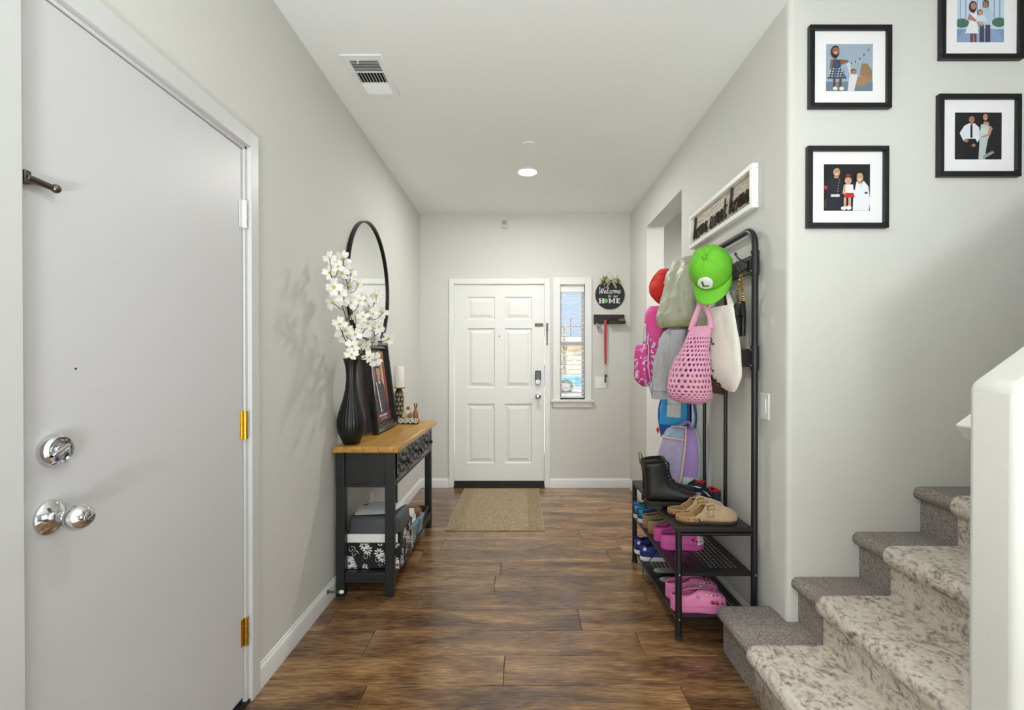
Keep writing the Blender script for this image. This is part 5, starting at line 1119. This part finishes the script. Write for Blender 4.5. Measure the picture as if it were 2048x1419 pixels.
for i in range(13):
    v = .24+.045*i; u = .318-.012*math.sin(i*1.7); r = .011+.004*math.sin(i*2.3)
    P = [];  
    for t in range(15): P.append(S7.pt(u+.024*(1-t/18)*math.cos(t*.62), v+.030*(1-t/18)*math.sin(t*.62), .0020))
    mb.tube(P, .0018, 5)
    if i % 2: mb.ell(S7.pt(u-.03, v+.02, .0005), .006, 8, m=5)
mb.build('scroll_print', mat('print_black', '1c1a1a', .8), tt)
# purse with chain
P0 = Vector((1.030, 2.30, 1.672)); S8 = Soft([(603, 1478, 2.375, 1489, 2.315, .02), (612, 1474, 2.395, 1490, 2.31, .036), (640, 1474, 2.395, 1491, 2.305, .04), (672, 1475, 2.39, 1490, 2.31, .036)], .001, 8, 1, .5)
pu = thing('black_purse', S8.pt(.25, 1), 'small black purse on a gold chain beside the near post', 'purse')
blk = mat('black_leather', '141313', .35, bump=.1, bscale=120); S8.shell(MB(), 32, 20).build('body', blk, pu, sharp=60)
mb = MB(); S8.patch(mb, .04, .47, .02, .62, .004); mb.build('flap', blk, pu, solid=.003)
mb = MB(); tp = Vector((1.027, 2.275, 1.670))
for (e, sag) in ((S8.pt(.02, .05), .0), (S8.pt(.5, .08), -.01)):
    path = smooth_path([tp, tp.lerp(e, .5)+Vector((sag, 0, -.015)), e], 9); n_ = len(path)
    for i in range(n_-1):
        a, b = path[i], path[i+1]; d = (b-a).normalized(); x_, y_, _ = frame(d); s_ = x_ if i % 2 else y_; c0 = (a+b)/2; hl = (b-a).length*.68
        mb.tube([c0+d*hl*math.cos(t*PI/4)+s_*.0055*math.sin(t*PI/4) for t in range(8)], .0019, 5, closed=True)
mb.build('gold_chain', M_gold, pu)
# brown bag peeking below the tote, blue bag
S9 = Soft([(745, 1424, 2.72, 1458, 2.58, .05), (765, 1420, 2.74, 1460, 2.57, .07), (780, 1424, 2.73, 1458, 2.58, .06), (787, 1430, 2.71, 1450, 2.60, .03)], .002, 8, 9, .7)
bb = thing('brown_bag', S9.pt(.25, 1), 'brown leather bag peeking out below the white tote', 'bag')
S9.shell(MB(), 32, 20).build('body', mat('tan_brown_leather', '5e3a20', .45), bb, sharp=70); MB().tube(smooth_path([S9.pt(.45, .03), Vector((1.035, 2.66, 1.24)), S9.pt(.05, .03)], 6), .006, 6).build('strap', MATS['tan_brown_leather'], bb)
lb, db = mat('sky_blue_cloth', '2f9fd6', .6), mat('royal_blue_cloth', '1d55a5', .6)
S10 = Soft([(784, 1332, 3.075, 1374, 2.985, 0.025), (800, 1325, 3.075, 1376, 2.985, 0.040), (835, 1320, 3.075, 1376, 2.985, 0.050), (860, 1320, 3.075, 1375, 2.985, 0.050), (878, 1326, 3.075, 1372, 2.995, 0.035), (884, 1334, 3.055, 1366, 3.005, 0.015)], .004, 10, 6, .7)
bl_ = thing('blue_bag', S10.pt(.25, 1), 'sky and royal blue drawstring bag hanging low at the far post', 'bag')
S10.shell(MB(), 48, 40, fmi=lambda u, v: 1 if (v > .50 and u > .16) else 0).build('body', [lb, db], bl_, sharp=70)
for u in (.5, .02): MB().tube(smooth_path([S10.pt(u, .75, .004), S10.pt(u, .35, .008), S10.pt(u, .02, .004), Vector((1.027, 2.965-.010+(.020 if u < .1 else 0), 1.236))], 6), .006, 6).build('cord', db, bl_)
MB().tube(smooth_path([at(1388, 808, 2.90), at(1392, 835, 2.90), at(1387, 862, 2.90), at(1380, 880, 2.92)], 6), .008, 8).build('side_strap', db, bl_)
c0 = S10.pt(.5, .58, .004)
MB().prism([(-.012, 0), (0, .024), (.012, 0), (0, -.024)], c0+Vector((-.010, -.005, -.01)), (1, 0, 0), (0, 0, 1), .003).build('red_tag', mat('red_tag', 'd8423a', .6), bl_)

# purple and mint backpack on the bench
pur, mint, peach = mat('lilac_nylon', 'a583c4', .55, bump=.15, bscale=200), mat('mint_nylon', 'b9d6c2', .55, bump=.15, bscale=60), mat('peach_trim', 'e2bfae', .55)
S11 = Soft([(853, 1356, 2.93, 1384, 2.87, .04), (858, 1343, 2.95, 1392, 2.84, .08), (875, 1333, 2.97, 1400, 2.82, .11), (900, 1325, 2.98, 1403, 2.81, .13), (935, 1317, 2.99, 1403, 2.81, .135), (960, 1312, 2.99, 1401, 2.81, .13), (975, 1314, 2.99, 1398, 2.815, .11)], .004, 9, 14, .55)
zb_ = S11.pt(.25, 1).z; dz = BZ+.003-min(S11.pt(u/20, 1).z for u in range(20))
for (a, b, t) in S11.R: a.z += dz; b.z += dz
fb2 = thing('lilac_backpack', (S11.pt(.25, 1)+S11.pt(.75, 1))/2, 'lilac and mint child backpack standing on the bench behind the boots', 'backpack')
S11.shell(MB(), 64, 50, fmi=lambda u, v: 1 if ((v > .74 and u < .225) or u < .045 or u > .9) else 0).build('body', [pur, mint], fb2, sharp=70)
mb = MB(); S11.patch(mb, .235, .455, .36, .97, .006, 14, 18); mb.build('front_panel', mat('violet_panel', '8d72b5', .4, var=.3, vscale=18), fb2, solid=.002)
mb = MB(); S11.patch(mb, .24, .44, .13, .32, .004, 10, 10); mb.build('blue_insert', mat('blue_insert', '4a9cc0', .35, var=.4, vscale=25), fb2, solid=.002)
mb = MB(); S11.patch(mb, .222, .475, .07, .98, .014, 18, 24); mb.build('clear_pocket', mat('clear_vinyl', 'ffffff', .08, alpha=.16), fb2, solid=.001)
mb = MB(); S11.line(mb, [(.205, .08), (.215, .5), (.235, .96)], .006, .008, 14); S11.line(mb, [(.205, .08), (.27, .03), (.44, .10)], .006, .008, 12); S11.line(mb, [(.215, .35), (.33, .34), (.475, .33)], .005, .012, 12); mb.build('zip_piping', peach, fb2)
mb = MB(); S11.patch(mb, .43, .46, .36, .50, .017, 3, 5); mb.build('hang_tag', M_white, fb2, solid=.001)
tp = S11.pt(.25, .0); MB().tube(smooth_path([S11.pt(.06, .06), tp+Vector((.02, -.02, .03)), S11.pt(.30, .03)], 7), .008, 8).build('top_handle', pur, fb2)

# ================================================================== STAIRS
NX, RISE, RUN = [.853, 1.110, 1.360, 1.610], .186, .25
ST = thing('staircase', (1.6, 1.55, 0), 'grey carpeted staircase rising to the right', 'stairs')
NX = [.853+.256*0]+[1.110+RUN*i for i in range(9)]
def nose(x, z, r=.026, n=7):  # bullnose profile from under the nosing to the tread
    return [(x+.030, z-.056)]+[(x+r-r*math.cos(t)*1.0, z-r+r*math.sin(t)) for t in [-PI/2*.8+PI*.9*i/n for i in range(n+1)]]
for i in range(len(NX)):
    z = .192+RISE*i; x = NX[i]; x2 = (NX[i+1]+.06) if i+1 < len(NX) else 3.35; y1 = YS
    if x > 3.2: break
    prof = [(x+.030, max(0, z-RISE-.02) if i else 0)]+nose(x, z)+[(x2, z), (x2, max(0, z-RISE-.02) if i else 0)]
    mb = MB()
    if i == 0:
        mb.loft([[Vector((a, y, b)) for a, b in prof] for y in (HY1+.002, YS-.001)])
        # return of the starting step round the wall corner
        pr = []; 
        y_out = 2.150
        for y, ins in ((YS-.001, 0), (y_out-.03, 0), (y_out-.010, .008), (y_out, .022)):
            pr.append([Vector((min(a+ins, XR-.001), y, b-(ins*.6 if b > z-.03 else 0))) for a, b in nose(x, z)+[(XR-.001, z), (XR-.001, 0), (x+.030, 0)]])
        mb.loft(pr)
        mb.build('step', M_carpet, ST, sharp=60)
    else:
        mb.loft([[Vector((a, y, b)) for a, b in prof] for y in (HY1+.002, YS-.001)]); mb.build('step', M_carpet, ST, sharp=60)
# runner
prof = []; e = .010
for i in range(7):
    z = .192+RISE*i; x = NX[i]; r_ = .026
    prof += [(x+.030-e, (z-RISE+e) if i else .003), (x+.030-e, z-.070)]+[(x+r_-(r_+e)*math.cos(t), z-r_+(r_+e)*math.sin(t)) for t in [-PI/2*.8+PI*.9*k/9 for k in range(10)]]+[(x+.10, z+e)]
RYa, RYb = 1.150, 1.815; inner = []
pts = [Vector((a, 0, b)) for a, b in prof]
mb = MB(); ys = [RYa, RYa+.004]+[RYa+.02+(RYb-RYa-.04)*k/10 for k in range(11)]+[RYb-.004, RYb]
g = []
for k, y in enumerate(ys):
    sk = .006 if k in (0, len(ys)-1) else 0
    g.append([Vector((p_.x+sk*.7, y, p_.z-sk*.7)) for p_ in pts])
mb.loft(g, cap=False, closed=False)
rn = mb.build('stair_runner', M_runner, solid=.006, soff=0, sharp=70); tag(rn, 'cream and grey mottled carpet runner down the middle of the stairs', 'carpet runner')
# handrail on the half wall
hr = thing('handrail', (1.05, HY1+.05, 1.06), 'white square handrail end poking past the half wall', 'handrail')
tipx = onX(1909, 856, 1.105) if False else at(1909, 856, 1.20)
d = Vector((1, 0, SL)).normalized(); st = Vector((tipx.x+.012, 1.175, tipx.z-.01)); 
def sq(c, s_): n_ = Vector((-d.z, 0, d.x)); return [c+Vector((0, a, 0))+n_*b for a, b in ((-s_, -s_), (s_, -s_), (s_, s_), (-s_, s_))]
MB().loft([sq(st, .024), sq(st+d*2.4, .024)]).build('rail', M_trim, hr, bevel=.005)
for q in (.22, 1.3): 
    b_ = st+d*q; MB().tube(smooth_path([Vector((b_.x, HY1, b_.z-.06)), Vector((b_.x, HY1+.04, b_.z-.06)), b_-Vector((0, 0, .02))], 5), .007, 8).build('bracket', M_trim, hr)

# ================================================================== FRAMED PHOTOS ON THE STAIR WALL
def wframe(l, t, r, b, shapes, label):
    A, B = at(l, t, YS-.02), at(r, b, YS-.02); x0, x1, z0, z1 = A.x, B.x, B.z, A.z
    f = thing('photo_frame', ((x0+x1)/2, YS-.01, z0), label, 'picture frame', 'framed photos on the stair wall'); w = .0205
    MB().box((x0, YS-.022, z0), (x1, YS-.001, z0+w)).box((x0, YS-.022, z1-w), (x1, YS-.001, z1)).box((x0, YS-.022, z0+w), (x0+w, YS-.001, z1-w)).box((x1-w, YS-.022, z0+w), (x1, YS-.001, z1-w)).build('frame', mat('frame_black', '141416', .4), f, bevel=.002)
    MB().box((x0+w, YS-.010, z0+w), (x1-w, YS-.004, z1-w)).build('mat_board', mat('mat_board', 'f2f1f2', .7), f, smooth=False)
    px, pz = (x1-x0)*.215, (z1-z0)*.215
    art(shapes, Vector((x0+px, YS-.0101, z0+pz)), Vector((x1-x0-2*px, 0, 0)), Vector((0, 0, z1-z0-2*pz)), .0001).build('photo_print', M_print, f, smooth=False)
def hc(cx, cy, rx, ry, col, lo=.35):
    up = [(cx+rx*math.cos(a), cy+ry*math.sin(a)) for a in [lo+(PI-2*lo)*i/10 for i in range(11)]]
    dn = [(cx+rx*.9*math.cos(a), cy+ry*.62*math.sin(a)+ry*.06) for a in [PI-lo-(PI-2*lo)*i/8 for i in range(9)]]
    return ('p', up+dn, col)
a1 = [('r', 0, 0, 1, 1, '9fb0bf'), ('r', 0, 0, 1, .2, '6f8294')]+[('e', .45+.09*k, .58+.035*k*k/3, .012, .022, '3a4450') for k in range(7)]
a1 += [('p', [(.58, .12), (.78, .10), (.98, .22), (.98, .42), (.86, .36), (.62, .28)], 'a58462'), ('p', [(.72, .34), (.98, .28), (.98, .44), (.88, .58), (.76, .58)], '9a7a5a'), ('p', [(.46, 0), (.60, 0), (.68, .34), (.50, .36)], 'd9dcdf'), ('e', .58, .42, .07, .05, '7a5847'), ('e', .60, .40, .05, .035, 'a97c64'), ('p', [(.42, .60), (.52, .60), (.53, .3), (.51, .3)], 'c9ced2')]
a1 += [('r', .15, .04, .20, .3, '6a4636'), ('r', .28, .04, .33, .3, '6a4636'), ('e', .19, .05, .05, .04, 'e6e2dc'), ('e', .33, .05, .05, .04, 'e6e2dc'), ('p', [(.1, .66), (.36, .66), (.30, .50), (.44, .26), (.02, .26), (.14, .50)], '3f4f68')]
a1 += [('e', .06+.06*(k % 6)+.01*(k//6), .31+.05*(k//6), .018, .016, ('cfd6da', 'd9cf9a', '7b96b8')[k % 3]) for k in range(22)]
a1 += [('p', [(.1, .66), (.14, .66), (.12, .44), (.07, .46)], '8a5d48'), ('p', [(.30, .66), (.46, .64), (.46, .60), (.28, .55)], '8a5d48'), ('r', .165, .64, .215, .76, '8a5d48'), ('e', .18, .82, .09, .13, '2d2320'), ('e', .19, .84, .072, .09, '9b6b54'), ('r', .15, .855, .175, .866, '2a1c16'), ('r', .205, .855, .23, .866, '2a1c16'), ('e', .19, .80, .03, .012, 'f0e8e2')]
a1 += [hc(.19, .845, .085, .105, '2d2320')]
wframe(1620, 49, 1784, 215, a1, 'framed photo of a child in a printed dress beside a wicker pram')
a2 = [('r', 0, 0, 1, 1, '17161b')]
a2 += [('p', [(.06, .0), (.06, .60), (.2, .74), (.34, .74), (.42, .6), (.40, 0)], '1f2130'), ('r', .22, .70, .32, .78, 'b78a6c'), ('e', .27, .84, .085, .115, '1b1513'), ('e', .275, .83, .073, .10, 'c99b7b'), ('r', .235, .85, .26, .86, '22160f'), ('r', .29, .85, .315, .86, '22160f'), ('e', .275, .785, .032, .010, 'f2eae4'), ('r', .0, .46, .07, .54, 'b3303a'), ('r', .15, .30, .34, .35, 'dedbd6')]+[('e', .335-.01*k, .66-.06*k, .010, .010, 'd8bb62') for k in range(7)]
a2 += [('p', [(.62, 0), (.64, .52), (.70, .62), (.86, .64), (.96, .52), (1, .2), (.97, 0)], 'e9ebf0'), ('p', [(.62, .50), (.70, .62), (.66, .42)], '20222b'), ('p', [(.74, .60), (.86, .64), (.80, .5)], 'd4d8e0'), ('r', .88, .36, .94, .40, '2b2d36'), ('r', .73, .58, .82, .66, 'c39375'), ('e', .78, .73, .105, .125, '1d1513'), ('e', .765, .715, .078, .105, 'd0a182'), ('r', .725, .735, .75, .745, '22160f'), ('r', .785, .735, .81, .745, '22160f'), ('e', .765, .665, .03, .011, 'f2eae4')]
a2 += [('r', .42, .05, .48, .3, 'd3a488'), ('r', .52, .05, .58, .3, 'd3a488'), ('e', .42, .05, .06, .04, 'f0eef0'), ('e', .53, .06, .06, .045, 'f0eef0'), ('p', [(.43, .4), (.63, .4), (.66, .28), (.42, .28)], 'c4262f'), ('p', [(.44, .56), (.62, .56), (.64, .38), (.42, .38)], 'f2e9e9'), ('p', [(.42, .55), (.46, .55), (.45, .34), (.39, .36)], 'd3a488'), ('e', .51, .66, .085, .09, '5e3325'), ('e', .515, .64, .073, .08, 'd9ab90'), ('e', .51, .755, .05, .025, 'a3262d'), ('r', .475, .655, .50, .664, '22160f'), ('r', .535, .655, .56, .664, '22160f'), ('e', .517, .60, .025, .009, '9a4a45')]
a2 += [hc(.275, .84, .08, .11, '1b1513', .5), hc(.77, .725, .09, .12, '1d1513', .1), hc(.515, .65, .08, .085, '5e3325', .25), ('p', [(.66, .74), (.70, .80), (.70, .66), (.67, .66)], '1d1513')]
a2.insert(1, ('e', .15, .15, .16, .14, '4a3a28'))
wframe(1616, 291, 1778, 455, a2, 'framed photo of a small child held between two people in uniform')
a3 = [('r', 0, 0, 1, 1, '1d1a1f')]
a3 += [('p', [(.16, 0), (.2, .45), (.5, .45), (.5, 0)], '14141a'), ('p', [(.10, .56), (.20, .72), (.30, .77), (.42, .77), (.52, .68), (.53, .44), (.48, .36), (.44, .44), (.24, .44), (.25, .40), (.18, .40)], 'dfe4ec'), ('r', .33, .46, .375, .75, '20242f'), ('e', .24, .40, .05, .035, 'a87858'), ('e', .40, .30, .045, .035, 'a87858'), ('r', .33, .73, .38, .80, 'a97b60'), ('e', .355, .86, .07, .085, '1a1210'), ('e', .355, .85, .06, .08, 'a97b60'), ('r', .32, .86, .34, .868, '22160f'), ('r', .365, .86, .385, .868, '22160f')]
a3 += [('p', [(.50, 0), (.52, .34), (.52, .48), (.55, .74), (.68, .76), (.76, .66), (.74, .52), (.70, .42), (.66, .2), (.64, 0)], 'b9c7c4'), ('e', .62, .58, .10, .09, 'c8d4d0'), ('p', [(.60, 0), (.84, .14), (.80, .18), (.6, .08)], '8f9a9a'), ('p', [(.58, .74), (.74, .74), (.70, .80), (.62, .80)], 'bb8c70'), ('p', [(.74, .72), (.80, .66), (.74, .50), (.56, .46), (.56, .49), (.70, .54)], 'bb8c70'), ('r', .625, .78, .665, .86, 'bb8c70'), ('e', .655, .90, .065, .10, '2a1a14'), ('e', .64, .90, .05, .075, 'bf9074'), ('r', .615, .91, .632, .918, '22160f'), ('r', .65, .91, .667, .918, '22160f')]
a3 += [hc(.355, .86, .066, .085, '1a1210', .4), hc(.645, .905, .06, .09, '2a1a14', .1)]
wframe(1879, 187, 2043, 352, a3, 'framed dark studio photo of two people, one in a white shirt and tie')
a4 = [('r', 0, 0, 1, 1, 'c9dbee'), ('r', 0, 0, 1, .28, '7f9cc4'), ('p', [(.15, .28), (.85, .28), (1, .0), (0, 0)], '8fa7cc'), ('e', .1, .40, .16, .10, '4e7560'), ('e', .9, .42, .16, .10, '4e7560')]+[('r', .12*k+.06, .4, .12*k+.072, .95, '7d8ea0') for k in range(8)]
a4 += [('r', .28, 0, .34, .2, '7b4a50'), ('r', .36, 0, .41, .2, '7b4a50'), ('p', [(.28, .62), (.42, .62), (.40, .46), (.46, .18), (.17, .18), (.27, .46)], 'eef1f4'), ('r', .32, .60, .365, .72, 'b58770'), ('e', .33, .74, .08, .12, '3a2a2c'), ('e', .34, .76, .06, .08, 'b58770'), ('p', [(.26, .6), (.22, .48), (.4, .42), (.4, .46)], 'b58770'), ('r', .48, 0, .57, .4, '4d4a63'), ('r', .60, 0, .70, .4, '4d4a63'), ('p', [(.50, .70), (.70, .70), (.76, .56), (.70, .36), (.48, .36)], 'b9d0e2'), ('e', .60, .80, .06, .085, '33272a'), ('e', .595, .79, .05, .07, 'b08067'), ('p', [(.40, .56), (.58, .56), (.62, .42), (.40, .42)], 'd5e3ec'), ('e', .48, .62, .055, .06, '5a4038'), ('e', .48, .615, .045, .05, 'c99a80'), ('r', .45, .32, .48, .43, 'c99a80'), ('r', .50, .32, .53, .43, 'c99a80')]
a4 += [hc(.34, .765, .07, .09, '3a2a2c', .1), hc(.595, .80, .056, .08, '33272a', .4), hc(.48, .62, .05, .055, '5a4038', .4)]
wframe(1883, -50, 2048, 117, a4, 'framed bluish outdoor family photo cut off by the top edge')
